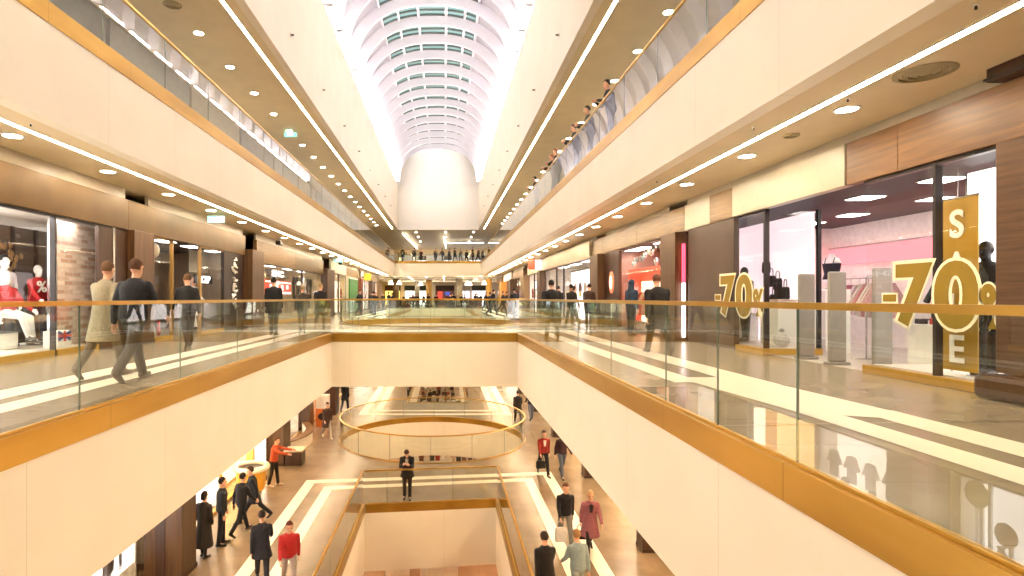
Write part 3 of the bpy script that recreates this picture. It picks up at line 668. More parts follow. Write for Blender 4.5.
for i in range(24): downlight(-6.95, 3.9+2.56*i, L2C, f'round ceiling downlight over the left middle walkway, {ordn(i)} from the camera', 'left middle downlights') if 3.9+2.56*i > 6 else None
for i in range(20): downlight(-7.47, 14.55+2.5*i, L3C, f'round ceiling downlight over the left upper gallery, {ordn(i)} from the camera', 'left upper downlights')
for i in range(20): downlight(6.33, 13.3+2.5*i, L3C, f'round ceiling downlight over the right upper gallery, {ordn(i)} from the camera', 'right upper downlights')
k = 0
for y in (68.5, 74, 80):
    for x in (-3.4, .2, 3.6): downlight(x, y, L3C, f'round downlight over the upper food hall, {ordn(k)} of its grid', 'upper hall downlights'); k += 1
for i, y in enumerate((68.5, 75, 82, 88.5)):  # extra strips put in to brighten the dark end hall
    r = empty('ceiling_strip_light', (0, y, L2C), f'added fill strip running across the end hall ceiling, {ordn(i)} from the gallery', 'strip light', 'added end hall fill strips')
    MB().box(-9, 8, y-.06, y+.06, L2C-.012, L2C-.002).build('diffuser', emit('#ffe6bc', 7, 'end_fill_glow'), r); MB().box(-9, 8, y-.09, y-.061, L2C-.014, L2C-.001).box(-9, 8, y+.061, y+.09, L2C-.014, L2C-.001).build('profile', WHITE, r)
k = 0
for y in (67.5, 72, 77, 83):
    for x in (-4.4, -2.2, 0, 2.2, 4.4): downlight(x, y, L2C, f'round downlight in the end hall of the middle floor, {ordn(k)} of its grid', 'end hall downlights'); k += 1
# round air diffusers, sprinkler dots, cameras, exit signs
def diffuser(x, y, z, rad, label):
    r = empty('air_diffuser', (x, y, z), label, 'air vent', 'round ceiling air vents'); m = paint('#a59878', .6)
    for k, q in enumerate((1, .7, .42)):
        mb = MB(); n = 32; a0, a1 = rad*q, rad*(q-.2)
        mb.loft([[(x+a*cos(t_), y+a*sin(t_), zz) for a, zz in ((a0, z+.001), (a0, z-.015), (a1, z-.03), (a1, z+.001))] for t_ in [2*pi*i/n for i in range(n+1)]], cap=False); mb.build('vent_ring', m, r)
    MB().cyl((x, y, z), (x, y, z-.02), rad*.2, n=20).build('vent_core', m, r)
diffuser(5.58, 6.5, L2C, .3, 'large round air vent in the ceiling above the wooden sign band')
diffuser(-7.47, 16.6-.6*0-1.2, L3C, .24, 'round air vent in the upper left ceiling')
diffuser(6.33, 14.5, L3C, .22, 'round air vent in the upper right ceiling'); diffuser(5.58, 9.0, L2C, .12, 'small round air vent between two downlights on the right')
for i, (x, y, z) in enumerate(((4.75, 5.0, L2C), (4.75, 8.6, L2C), (5.3, 7.35, L2C), (4.75, 12.5, L2C), (-6.2, 8.4, L2C))):
    r = empty('ceiling_sprinkler', (x, y, z), ['sprinkler head in the right ceiling nearest the camera', 'second sprinkler head along the right ceiling edge', 'sprinkler head close to the large round air vent', 'third sprinkler head along the right ceiling edge', 'sprinkler head in the left ceiling'][i], 'sprinkler', 'ceiling sprinklers')
    MB().cyl((x, y, z), (x, y, z-.012), .028, n=14).build('escutcheon', WHITE, r); MB().cyl((x, y, z-.012), (x, y, z-.045), .009, .013, n=10).build('nozzle', DARK, r)
def exit_sign(x, y, z, w, label, face=-1):
    r = empty('exit_sign', (x, y, z), label, 'exit sign'); g_ = emit('#6fb8a8', .8, 'exit_sign_green'); wh = emit('#ffffff', 2.5, 'exit_sign_white')
    MB().box(x-w/2, x+w/2, y-.03, y+.03, z-.30, z-.10).build('sign_box', g_, r)
    MB().cyl((x-w*.3, y, z), (x-w*.3, y, z-.10), .008).cyl((x+w*.3, y, z), (x+w*.3, y, z-.10), .008).build('hanger', CHROME, r)
    mb = MB(); mb.prism([(-.2, -.015), (0, -.015), (0, -.05), (.08, .005), (0, .06), (0, .025), (-.2, .025)], (x+.06, y-.034, z-.20), (1, 0, 0), (0, 0, 1), .006); mb.build('arrow', wh, children(r)[0])
exit_sign(-7.0, 17.2, L2C, .5, 'green and white exit sign under the left middle ceiling'); exit_sign(-6.9, 36.5, L2C, .6, 'farther pale exit sign under the left middle ceiling')
exit_sign(-7.4, 27, L3C, .6, 'green exit sign under the upper left ceiling')
for x, y, lab in ((-7.2, 24.5, 'dark camera box under the left middle ceiling'), (-7.2, 39, 'smaller dark camera box farther along the left ceiling')):
    r = empty('ceiling_camera', (x, y, L2C), lab, 'camera'); MB().cyl((x, y, L2C), (x, y, L2C-.12), .03).build('mount', DARK, r)
    MB().box(x-.11, x+.11, y-.2, y+.16, L2C-.3, L2C-.12).build('housing', BLACK, r, bevel=.02); MB().cyl((x, y-.2, L2C-.21), (x, y-.24, L2C-.21), .06, n=16).build('lens', DARK, r)
# ================================================================== shops
def sx_(side, d, lvl=2):
    b = (RX if side > 0 else LX) if lvl == 2 else (RX1 if side > 0 else LX1)
    return b+d*side
class SB(MB):
    """mesh builder in shop coordinates: y along the front, d = depth behind it"""
    def __init__(s, side, lvl=2): super().__init__(); s.side, s.lvl = side, lvl
    def b(s, y0, y1, d0, d1, z0, z1, m=0): return s.box(sx_(s.side, d0, s.lvl), sx_(s.side, d1, s.lvl), y0, y1, z0, z1, m)
NSH = [0]
def shop_room(side, y0, y1, depth, back, zc=3.15, ceil='#d8d2c8', lvl=2, z0=0., sides=None, floor=None):
    NSH[0] += 1; sides = sides or back; T = .06
    bk, sd_, ce = paint(back, .6), paint(sides, .6), paint(ceil, .6)
    a = SB(side, lvl).b(y0+T, y1-T, depth, depth+T, z0+.01, z0+zc); a.b(y0, y0+T, .14, depth+T, z0+.01, z0+zc, 1).b(y1-T, y1, .14, depth+T, z0+.01, z0+zc, 1)
    a.b(y0, y1, .1, depth+T, z0+zc, z0+zc+.06, 2)
    if floor: a.b(y0+T, y1-T, .14, depth, z0+.002, z0+.012, 3)
    struct(a, f'wall_shop_{NSH[0]}', [bk, sd_, ce]+([paint(floor, .3)] if floor else []))
def shop_light(side, y, d, z, w, l, label, m=PANEL_E, lvl=2):
    r = empty('shop_light_panel', (sx_(side, d, lvl), y, z), label, 'shop light', 'light panels inside the shops')
    SB(side, lvl).b(y-l/2-.02, y+l/2+.02, d-w/2-.02, d+w/2+.02, z-.01, z-.0).build('panel_frame', WHITE, r)
    SB(side, lvl).b(y-l/2, y+l/2, d-w/2, d+w/2, z-.016, z-.011).build('diffuser', m, r)
def shopfront(side, y0, y1, label, zb, zt, signs, glass, mull=(), plinth=GOLDR, ph=.12, wall=(), lvl=2, z0=0., ztop=None, frame=DARK, back_d=.1):
    """signs: (ya, yb, material[, proud]); glass: (ya, yb); mull: y positions; wall: (ya, yb, material[, label])"""
    r = empty('shopfront', (sx_(side, 0, lvl), (y0+y1)/2, z0), label, 'shopfront')
    for s in signs:
        pr = s[3] if len(s) > 3 else .0
        o = SB(side, lvl).b(s[0]+.004, s[1]-.004, -.05-pr, .1, z0+zb, z0+zt).build('sign_band', s[2], r, bevel=.006)
    SB(side, lvl).b(y0, y1, .02, .1, z0+zt, z0+(ztop or L2C-.002)).build('upper_panel', CREAMSIGN, r)
    for a, b in glass:
        SB(side, lvl).b(a+.01, b-.01, .03, .042, z0+ph, z0+zb-.01).build('shop_window', SHOPGLASS, r)
        if plinth: SB(side, lvl).b(a, b, -.03, .12, z0+.002, z0+ph).build('plinth', plinth, r, bevel=.008)
        SB(side, lvl).b(a, b, .0, .08, z0+zb-.05, z0+zb-.002).build('head_rail', frame, r)
    for y in mull: SB(side, lvl).b(y-.022, y+.022, -.01, .09, z0+.01, z0+zb-.002).build('mullion', frame, r)
    for w in wall: SB(side, lvl).b(w[0], w[1], -.02, .1, z0+.004, z0+zb-.003).build('wall_panel' if len(w) < 4 else w[3], w[2], r)
    return r
def pillar(side, y0, y1, zt, mat, label, proud=.22, lvl=2, z0=0., d1=.1, base=True):
    r = empty('cladding_pillar', (sx_(side, 0, lvl), (y0+y1)/2, z0), label, 'pillar')
    SB(side, lvl).b(y0, y1, -proud, d1, z0+.1, z0+zt).build('shaft', mat, r, bevel=.01)
    SB(side, lvl).b(y0-.01, y1+.01, -proud-.01, d1, z0+.002, z0+.1).build('base', WOODD if mat is not TAUPE else DARK, r)
    return r
# ------------------------------------------------------------------ goods
def garment(name, label, x, y, z, hexc, ry=0., L=.7, w=.42, sleeve=True, group=None, cat='garment', prop=None):
    """a top on a hanger; z is the height of the hanger hook"""
    r = empty(name, (x, y, z), label, cat, group, ry); h = w/2
    o = [(-.06, 0), (.06, 0), (h*.8, -.05), (h+.13, -.38), (h+.03, -.42), (h*.82, -.2), (h*.9, -L), (-h*.9, -L), (-h*.82, -.2), (-h-.03, -.42), (-h-.13, -.38), (-h*.8, -.05)] if sleeve else \
        [(-.1, 0), (-.07, 0), (0, -.12), (.07, 0), (.1, 0), (h*.8, -.2), (h, -L), (-h, -L), (-h*.8, -.2)]
    mb = MB(); mb.prism([(a, b-.1) for a, b in o], (0, 0, 0), (1, 0, 0), (0, 0, 1), .075); mb.build('cloth', fabric(hexc), r, local=True, bevel=.025)
    MB().tube([(0, 0, -.09), (0, 0, -.03), (.02, 0, .0), (0, 0, .022), (-.02, 0, .005)], .005, 6).build('hanger_hook', CHROME, r, local=True)
    return r
def rack(label, x, y, w, h, rz=0., m=CHROME, z=0.):
    r = empty('clothes_rack', (x, y, z), label, 'clothes rack', None, rz)
    MB().tube([(-w/2, 0, .02), (-w/2, 0, h-.04), (-w/2+.04, 0, h), (w/2-.04, 0, h), (w/2, 0, h-.04), (w/2, 0, .02)], .015).build('rail_frame', m, r, local=True, smooth=True)
    for s in (-1, 1): MB().tube([(s*w/2, -.24, .018), (s*w/2, .24, .018)], .016).build('foot', m, r, local=True, smooth=True)
    return r
def rack_of(label, x, y, w, h, rz, cols, lab, group, L=.75, z=0., sleeve=True):
    rack(label, x, y, w, h, rz, z=z); n = len(cols)
    for i, c in enumerate(cols):
        q = -w/2+.12+(w-.24)*i/max(1, n-1)
        garment('hanging_garment', lab(i, c), x+q*cos(rz), y+q*sin(rz), z+h-.043, c, rz+pi/2+.08*((i*7) % 3-1), L, .4, sleeve, group)
def shelf_unit(side, y0, y1, d0, d1, zs, label, m=WHITE, lvl=2, z0=0., back=True, cat='shelving'):
    r = empty('shelf_unit', (sx_(side, (d0+d1)/2, lvl), (y0+y1)/2, z0), label, cat)
    for q in (y0, y1-.03): SB(side, lvl).b(q, q+.03, d0, d1, z0+.01, z0+zs[-1]+.03).build('side_panel', m, r)
    if back: SB(side, lvl).b(y0+.03, y1-.03, d1-.02, d1, z0+.01, z0+zs[-1]).build('back_panel', m, r)
    for z in zs: SB(side, lvl).b(y0+.031, y1-.031, d0, d1-.021, z0+z, z0+z+.03).build('shelf', m, r)
    return r
def box_thing(name, label, x, y, z, w, d, h, hexc, cat, group=None, rz=0., lid=True):
    r = empty(name, (x, y, z), label, cat, group, rz)
    MB().box(-w/2, w/2, -d/2, d/2, .001, h*(.8 if lid else 1)).build('body', paint(hexc, .5), r, local=True, bevel=.012)
    if lid: MB().box(-w/2-.008, w/2+.008, -d/2-.008, d/2+.008, h*.8+.001, h).build('lid', paint(hexc, .4, 0, .12), r, local=True, bevel=.008)
    return r
def lathe(name, label, x, y, z, prof, mat, cat, group=None, parts=None):
    r = empty(name, (x, y, z), label, cat, group); n = 20
    mb = MB(); mb.loft([[(q*cos(2*pi*i/n), q*sin(2*pi*i/n), h) for i in range(n)] for q, h in prof]); mb.build('body', mat, r, local=True, smooth=True)
    if parts: parts(r)
    return r
def mannequin(label, x, y, z, rz, top, legs, body='#f2efec', pose=STAND, head=True, hair=None, H=1.76, stand=True, **kw):
    p, h = person('mannequin', label, (x, y, z+.02), rz, H, top=top, legs=legs, hair=hair, pose=pose, cat='mannequin', skin=paint(body, .3, 0, .02), fine=True, face=False, head=head, **kw)
    if stand:
        MB().cyl((0, 0, -.019), (0, 0, -.003), .2, n=24).cyl((0, .09, -.003), (0, .09, .42), .01, n=8).build('base_plate', CHROME, p, local=True)
    return p
def decal(txt, label, side, d, y, z, size, sx=1.):
    """big sale figures stuck on the window: ochre faces with a pale outline"""
    r = empty('window_decal', (sx_(side, d), y, z), label, 'window sign'); f = 'R' if side > 0 else 'L'
    pale = paint('#f6f0d8', .5, 0, .02); och = paint('#9a7d1c', .45, 0, .06, 4)
    return r, f, pale, och

# ---- right side, middle level: the SALE shop
MW = wood('#6b4a30', '#8a6342', 'walnut_band_along', 1)
shopfront(1, 6.48, 14.9, 'clothes shop front with SALE banner, minus 70 percent figures and wood sign band', 2.94, 3.61,
          [(4.0, 7.9, WOODL), (7.9, 8.92, WOODL), (8.92, 12.4, CREAMSIGN, .02), (12.4, 13.5, WOODT), (13.5, 14.9, CREAMSIGN)],
          [(6.48, 8.6), (11.25, 12.35)], (7.36, 11.272), GOLDR, .13, [(12.42, 14.75, paint('#4b3a30', .3, 0, .1, 2), 'dark_panel')])
shop_room(1, 6.42, 15.0, 3.9, '#f3ece6', 3.0, '#2c2324', floor='#c9c2bc')
# near wood-clad column with its projecting base and the dark cap above the band
r = empty('wood_column', (6.4, 5.4, 0), 'dark walnut clad column at the right edge of the shop window', 'column')
MB().box(6.36, 6.9, 4.2, 6.46, .29, 2.93).build('shaft', wood('#4f3524', '#6d4c34', 'dark_walnut_grain', 1), r, bevel=.01)
MB().box(6.12, 6.9, 4.2, 6.50, .004, .28).build('base', WOODD, r, bevel=.06)
r = empty('bulkhead_box', (6.3, 5.2, 3.62), 'dark brown box on top of the wooden sign band at the right edge', 'bulkhead'); MB().box(6.22, 6.45, 4.2, 6.42, 3.615, L2C-.003).build('face_panel', WOODD, r); MB().box(6.2, 6.22, 4.2, 6.44, 3.63, 3.66).build('lower_lip', DARK, r)
# bright back panel and banner of the near window
r = empty('window_backdrop', (7.4, 6.9, 0), 'glowing white backdrop panel behind the black mannequins', 'backdrop'); MB().box(7.46, 7.52, 6.5, 7.95, .14, 2.92).build('light_box', emit('#fff8f8', 1.3, 'white_lightbox'), r)
MB().box(7.43, 7.54, 7.95, 7.98, .14, 2.92).build('frame', CHROME, r)
r = empty('sale_banner', (6.72, 7.3, .2), 'tall ochre banner with white letters SALE hanging in the shop window', 'banner'); och = paint('#a9831f', .5, 0, .06, 3)
MB().box(6.71, 6.725, 7.04, 7.6, .2, 2.46).build('cloth', och, r)
MB().cyl((6.717, 7.02, 2.46), (6.717, 7.62, 2.46), .015).cyl((6.717, 7.32, 2.46), (6.717, 7.32, 2.9), .004).build('hanging_rod', CHROME, r)
for i, ch in enumerate('SALE'): text_obj(ch, 'letter', .5, .008, paint('#fbf8f0', .5, 0, .01), r, (6.703, 7.32, 2.12-.545*i), 'R', .022, .95)
def seventy(label, d, yL, sgn_z, hgt, sc):
    r = empty('window_decal', (sx_(1, d), yL, sgn_z), label, 'window sign'); pale = paint('#f4f0d4', .5, 0, .02); oc = paint('#8f741a', .45, 0, .06, 4)
    for ch, off, h, w, dz in (('-', .12, hgt*.55, 1.2, -.04), ('7', .52, hgt, 1.0, 0), ('0', 1.13, hgt, 1.06, 0), ('%', 1.62, hgt*.62, .72, -.17*hgt)):
        y = yL-off*sc
        for mt, bo, dd, nm in ((pale, .075, 0, 'figure_outline'), (oc, .038, -.005, 'figure_face')):
            text_obj(ch, nm, h*1.36, .004, mt, r, (sx_(1, d)+dd, y, sgn_z+dz), 'R', bo, w)
    return r
seventy('large ochre minus 70 percent figures on the nearest shop window', -.022, 8.2, 1.19, .82, 1.03)
seventy('smaller looking ochre minus 70 percent figures on the farther dark window', -.05, 13.22, 1.2, .86, 1.12)
mannequin('black headless mannequin in black trousers nearest the wooden column in the SALE window', 6.98, 7.2, .14, R(-75), '#1a1718', '#18161a', '#15131a', POCKET, head=True, H=1.72)
#mannequin('black mannequin in a dark dress behind the 70 percent figures', 6.98, 8.05, .14, R(-100), '#1c1a1c', '#1a181a', '#15131a', STAND, head=True, H=1.7, coat=.35)
MB_ = SB(1).b(6.5, 8.58, .13, 1.0, .014, .138); o = struct(MB_, 'trim_1', [paint('#e8e2da', .3)])
# entrance: security gates
for i, (y, d, h) in enumerate(((8.72, .38, 1.62), (9.55, .26, 1.6), (10.42, .3, 1.6))):
    r = empty('security_gate', (sx_(1, d), y, 0), ['pale grey security gate beside the 70 percent window', 'pale grey security gate in the middle of the entrance', 'pale grey security gate beside the farther display'][i], 'security gate', 'entrance security gates')
    SB(1).b(y-.035, y+.035, d-.16, d+.14, .06, h).build('panel', paint('#8f8a85', .4, 0, .03), r, bevel=.03); SB(1).b(y-.07, y+.07, d-.2, d+.18, .014, .06).build('base', GREY, r, bevel=.01)
# interior of the clothes shop
band = empty('wall_sign_band', (10.2, 10.5, 1.9), 'glowing pink band along the back wall of the clothes shop', 'wall band'); SB(1).b(6.5, 14.9, 3.8, 3.88, 2.0, 2.42).build('band_panel', emit('#e86a70', .9, 'pink_band_glow'), band)
SB(1).b(6.5, 14.9, 3.78, 3.8, 2.42, 2.46).build('edge_strip', CHROME, band)
for i, (y, d) in enumerate(((7.6, 1.6), (8.7, 1.3), (8.9, 2.6), (10.3, 1.3), (10.4, 2.7), (12.4, 2.6), (13.8, 2.6), (7.2, 3.0))):
    shop_light(1, y, d, 2.995, .42, .42, f'square white ceiling light inside the clothes shop, {ordn(i)} from the column')
r = empty('bust_form', (sx_(1, 1.25), 9.75, 0), 'x', 'x'); bpy.data.objects.remove(r)
def bust(label, x, y, z, rz, body, bra):
    r = empty('bust_form', (x, y, z), label, 'bust form', None, rz)
    MB().cyl((0, 0, 0), (0, 0, .02), .12, n=20).cyl((0, 0, .02), (0, 0, .14), .015).build('foot', CHROME, r, local=True)
    b = MB(); up = (0, 0, 1); b.loft([ering((0, 0, t), q, w, up, 20) for t, q, w in ((.14, .16, .1), (.2, .165, .11), (.32, .13, .09), (.46, .155, .115), (.56, .17, .11), (.64, .13, .08), (.68, .06, .055), (.74, .055, .05))]); b.build('torso', paint(body, .35), r, local=True, smooth=True)
    b = MB(); b.loft([ering((0, 0, t), q+.008, w+.012, up, 20) for t, q, w in ((.2, .165, .11), (.32, .13, .09), (.46, .155, .118), (.535, .168, .116))])
    for s in (-1, 1): b.tube([(s*.08, -.12, .53), (s*.085, -.06, .65), (s*.08, .04, .66), (s*.08, .1, .54)], .009)
    b.build('camisole', fabric(bra), r, local=True, smooth=True); return r
t_ = shelf_unit(1, 11.5, 11.9, 1.4, 1.9, [.3, .9, 1.3], 'white display stand carrying the bust in a dark top', back=False)
bust('white bust form in a black strap top on the display stand', sx_(1, 1.65), 11.7, 1.335, R(-60), '#f3efee', '#23202c')
rack_of('chrome rack of pale pink and white tops inside the entrance', sx_(1, 1.2), 9.9, 1.0, 1.55, R(70), ['#e8b4bc', '#f0d2d4', '#f4eeec', '#e3a3ae', '#efe4e2'], lambda i, c: f'pale top on the chrome rack inside the entrance, {ordn(i)} from the doorway', 'tops on the entrance rack', .6)
rack_of('chrome rack of dark garments at the back of the clothes shop', sx_(1, 3.0), 10.0, 1.5, 1.6, R(90), ['#2a2428', '#3a2a30', '#1c1a1e', '#7a2e36', '#2b2730', '#c9c2bd', '#231f24'], lambda i, c: f'dark garment on the back rack of the clothes shop, {ordn(i)} from its near end', 'garments on the back rack', .8)
rack_of('chrome rack of black bras and slips behind the 70 percent figures', sx_(1, 1.7), 8.35, .9, 1.45, R(70), ['#1a181c', '#2a262c', '#f0e8e6', '#201c20', '#342c30'], lambda i, c: f'small garment on the rack behind the large figures, {ordn(i)} from the window', 'garments behind the large figures', .45, sleeve=False)
rack_of('chrome rack of pink nightwear along the far inner wall', sx_(1, 3.1), 13.0, 1.6, 1.6, R(90), ['#e0a0aa', '#c65a68', '#f1e3e1', '#d98a98', '#f4eeec', '#b84a5a'], lambda i, c: f'pink nightwear on the inner wall rack, {ordn(i)} from its near end', 'pink nightwear on the inner rack', .7)
for i, (y, d) in enumerate(((9.4, 1.9), (8.0, 2.6))):
    r = empty('display_table', (sx_(1, d), y, 0), ['dark display table inside the entrance', 'dark display table behind the SALE banner'][i], 'table'); SB(1).b(y-.4, y+.4, d-.3, d+.3, .66, .7).build('table_top', WHITE, r)
    SB(1).b(y-.36, y+.36, d-.27, d+.27, .014, .659).build('body', WHITE, r)
    for j in range(5): box_thing('folded_garment', f'folded garment on the {["entrance", "banner"][i]} display table, {ordn(j)} along', sx_(1, d-.05+.1*(j % 2)), y-.3+.15*j, .701, .2, .13, .07+.02*(j % 3), ['#2a2428', '#e8e2dc', '#c23c3c', '#efe9e6', '#332b30'][j], 'folded clothes', 'folded garments on display tables', lid=False)
r = empty('floor_stand', (sx_(1, .9), 8.15, 0), 'thin chrome pole on a round foot behind the window figures', 'stand'); MB().cyl((sx_(1, .55), 7.72, .016), (sx_(1, .55), 7.72, .04), .13, n=20).build('foot', CHROME, r); MB().cyl((sx_(1, .55), 7.72, .04), (sx_(1, .55), 7.72, 1.25), .018).build('pole', CHROME, r)
# farther display with side glass
r = empty('display_bay', (sx_(1, .8), 12.0, 0), 'glazed display bay with gold base left of the entrance', 'display bay')
MB().box(sx_(1, .11), sx_(1, 1.0), 11.2, 11.215, .14, 2.93).build('side_glass', SHOPGLASS, r); MB().box(sx_(1, -.02), sx_(1, 1.1), 11.16, 11.245, .016, .135).build('gold_base', GOLDR, r); SB(1).b(11.3, 14.7, .14, 1.05, .016, .135).build('platform', paint('#e8e2da', .3), r)
SB(1).b(11.5, 14.85, 1.1, 1.16, .14, 2.92).build('backdrop', emit('#f8e2ea', .40, 'pale_pink_lightbox'), r); SB(1).b(11.17, 11.23, 1.01, 1.08, .14, 2.92).build('corner_post', BLACK, r)
r = empty('poster_board', (sx_(1, .14), 13.3, 1.0), 'grey poster board behind the farther dark window', 'poster'); SB(1).b(12.9, 13.9, .12, .15, 1.55, 2.4).build('board', GREY, r); SB(1).b(12.87, 13.93, .13, .155, 2.4, 2.43).build('top_rail', CHROME, r)
mannequin('black mannequin in the farther display behind the smaller 70 percent figures', sx_(1, .5), 12.92, .14, R(-75), '#26222c', '#1c1a20', '#1c191c', STAND, head=True, H=1.7)
for i, (d, y, z, h) in enumerate(((.78, 13.4, .14, .62), (.7, 11.85, .14, .95), (.82, 12.35, .14, .8))):
    r = empty('display_plinth', (sx_(1, d), y, z), ['low white plinth in the farther display', 'tall white plinth near the side glass', 'white plinth behind the tall one'][i], 'plinth'); SB(1).b(y-.19, y+.19, d-.19, d+.19, z, z+h).build('block', WHITE, r, bevel=.01); SB(1).b(y-.21, y+.21, d-.21, d+.21, z+h, z+h+.03).build('top_slab', paint('#cbb7a6', .4), r)
for i, (d, y, z, c) in enumerate(((.7, 11.73, 1.122, '#1d1a1c'), (.7, 11.98, 1.122, '#2b2226'), (.82, 12.35, .972, '#231f22'), (.78, 13.4, .792, '#3a2a24'))):
    q = bag('handbag', ['black handbag on the tall plinth, nearer', 'black handbag on the tall plinth, farther', 'dark handbag on the plinth behind', 'brown handbag on the low plinth'][i], (sx_(1, d), y, z+.42), R(85), c, .19, .26, .1, .16)
r = empty('shopping_bag_stand', (sx_(1, 1.3), 11.6, .14), 'white cloth bundle on the display floor', 'bundle'); MB().ball((sx_(1, .45), 11.44, .30), (.16, .14, .155), nu=12).build('cloth', fabric('#efeae6'), r, smooth=True); MB().ball((sx_(1, .45), 11.44, .48), (.05, .05, .05)).build('knot', fabric('#e2dad4'), r, smooth=True)
r = empty('wall_hook_bag', (sx_(1, 1.6), 13.4, 1.7), 'x', 'x'); bpy.data.objects.remove(r)
for i, (y, z) in enumerate(((12.95, 1.95), (12.75, 1.62), (12.5, 1.55))):
    bag('hanging_bag', f'dark bag hanging before the pale backdrop, {ordn(i)} from the left', (sx_(1, 1.0), y, z+.2), R(90), ['#241d22', '#3c2c30', '#19171a'][i], .24, .26, .08, .16, group='bags on the pale backdrop')
# red and white glowing strip, then pillars and further shops
r = empty('light_column', (sx_(1, -.05), 14.95, 0), 'narrow glowing red and white vertical strip beside the dark window', 'light strip')
SB(1).b(14.92, 15.0, -.08, -.02, .1, 1.55).build('white_section', emit('#ffe9ea', 2.2, 'white_strip_glow'), r); SB(1).b(14.92, 15.0, -.08, -.02, 1.55, 2.6).build('red_section', emit('#e04058', 1.5, 'red_strip_glow'), r)
pillar(1, 15.06, 16.1, 2.93, WOODV, 'wooden pillar between the clothes shop and the red shop', .24)
shopfront(1, 16.1, 22.4, 'red lit shop front with silver ornaments behind the glass', 2.94, 3.61, [(14.9, 18.6, WOODT), (18.6, 22.6, WOODT)], [(16.12, 20.6)], (20.62,), DARK, .1, [(20.65, 22.4, paint('#3a2018', .35, 0, .1, 2), 'dark_panel')], frame=wood('#4b2a1c', '#6a3c28', 'red_brown_frame', 2))
shop_room(1, 16.1, 22.4, 3.2, '#b08070', 3.0, '#5a4a42', floor='#a99888')
r = empty('red_wall_display', (sx_(1, .9), 19.2, 0), 'tall glowing red display panel inside the red shop', 'display panel')
SB(1).b(17.0, 22.2, .85, .9, .3, 2.25).build('red_panel', emit('#d83a22', 1.0, 'red_panel_glow'), r); SB(1).b(18.3, 20.6, .82, .85, .3, 1.75).build('bright_patch', emit('#ffd2a4', 1.9, 'warm_patch_glow'), r); SB(1).b(17.0, 22.2, .8, .92, .02, .3).build('base', WHITE, r)
SB(1).b(16.3, 17.0, .85, .9, .3, 2.8).build('pink_panel', emit('#ffc8c4', 1.3, 'pink_panel_glow'), r)
for i in range(14):
    y = 16.35+.27*i; lathe('silver_ornament', f'silver ornament hanging in the red shop window, {ordn(i)} from the near pillar', sx_(1, .2+.18*(i % 3)), y, 2.35+.13*((i*5) % 4), [(.002, -.13), (.07, -.08), (.1, 0), (.07, .08), (.02, .12), (.012, .14)], paint(['#c9d0d6', '#8f9aa6', '#e9e6e0', '#b9a98c'][i % 4], .2, .7), 'ornament', 'silver ornaments in the red shop window')
rack_of('chrome rack of orange and white garments before the red panel', sx_(1, .5), 19.2, 2.2, 1.5, R(90), ['#e89a6a', '#f4e9e0', '#d8522e', '#f0c8a8', '#e06a3c', '#f6efe8', '#c8402a'], lambda i, c: f'bright garment before the red panel, {ordn(i)} from the near end of its rack', 'garments before the red panel', .8)
r = empty('round_wall_lamp', (sx_(1, .3), 21.6, 1.9), 'small oval red and white sign on the dark panel of the red shop', 'sign'); MB().ball((sx_(1, -.02), 21.5, 1.75), (.03, .3, .42)).build('oval_plate', emit('#e0563a', 1.2, 'oval_red_glow'), r, smooth=True); MB().ball((sx_(1, -.05), 21.5, 1.75), (.02, .14, .26)).build('oval_centre', emit('#ffe7b0', 1.6, 'oval_pale_glow'), r, smooth=True)
for i, y in enumerate((17, 18.6, 20.6, 21.6)): shop_light(1, y, .9, 2.995, .5, .8, f'white ceiling light inside the red shop, {ordn(i)} from the near pillar')
pillar(1, 22.45, 23.7, 2.93, WOODV, 'wooden pillar between the red shop and the white shop window', .3)
shopfront(1, 23.75, 36, 'shop front with long grey sign band above white lit windows', 2.9, 3.61, [(22.6, 24.2, WOODT), (24.2, 36.2, TAUPE, .12)], [(23.8, 30.2), (30.4, 32), (32.4, 35.9)], (30.3, 32.2), DARK, .1, [])
shop_room(1, 23.75, 36, 2.6, '#f5f0f0', 3.0, '#8a7d72')
r = empty('window_backdrop', (sx_(1, .8), 27, 0), 'white glowing backdrop of the long shop window on the right', 'backdrop'); SB(1).b(23.9, 30.1, .4, .46, .1, 2.5).build('light_box', emit('#fff0f2', 1.7, 'long_window_glow'), r); SB(1).b(23.9, 30.1, .36, .48, 2.5, 2.6).build('top_rail', DARK, r)
for i in range(6): garment('window_garment', f'pale garment on the bright long backdrop, {ordn(i)} from the near end', sx_(1, .24), 24.5+i, 2.0, ['#e8d4d0', '#b9a8a8', '#f0e6e2', '#8a7a80', '#e6ccc4', '#d4b8b0'][i], R(90), .7, .42, True, 'garments in the long bright window')
for i in range(4): shop_light(1, 25+2.8*i, .7, 2.98, .4, 1.4, f'white ceiling light inside the long right shop, {ordn(i)} from the near end')
r = empty('red_sign_blade', (sx_(1, -.4), 36.5, 3.0), 'small red and white projecting sign above the right walkway', 'sign'); MB().box(sx_(1, -1.0), sx_(1, -.55), 36.2, 36.3, 3.0, 3.6).build('red_panel', emit('#c8321e', .9, 'red_sign_glow'), r); MB().box(sx_(1, -.549), sx_(1, -.06), 36.2, 36.3, 3.0, 3.6).build('white_panel', emit('#fff2ea', 1.4, 'white_sign_glow'), r)
pillar(1, 36.1, 37.2, 2.9, WOODV, 'wooden pillar beyond the long grey sign band', .3)
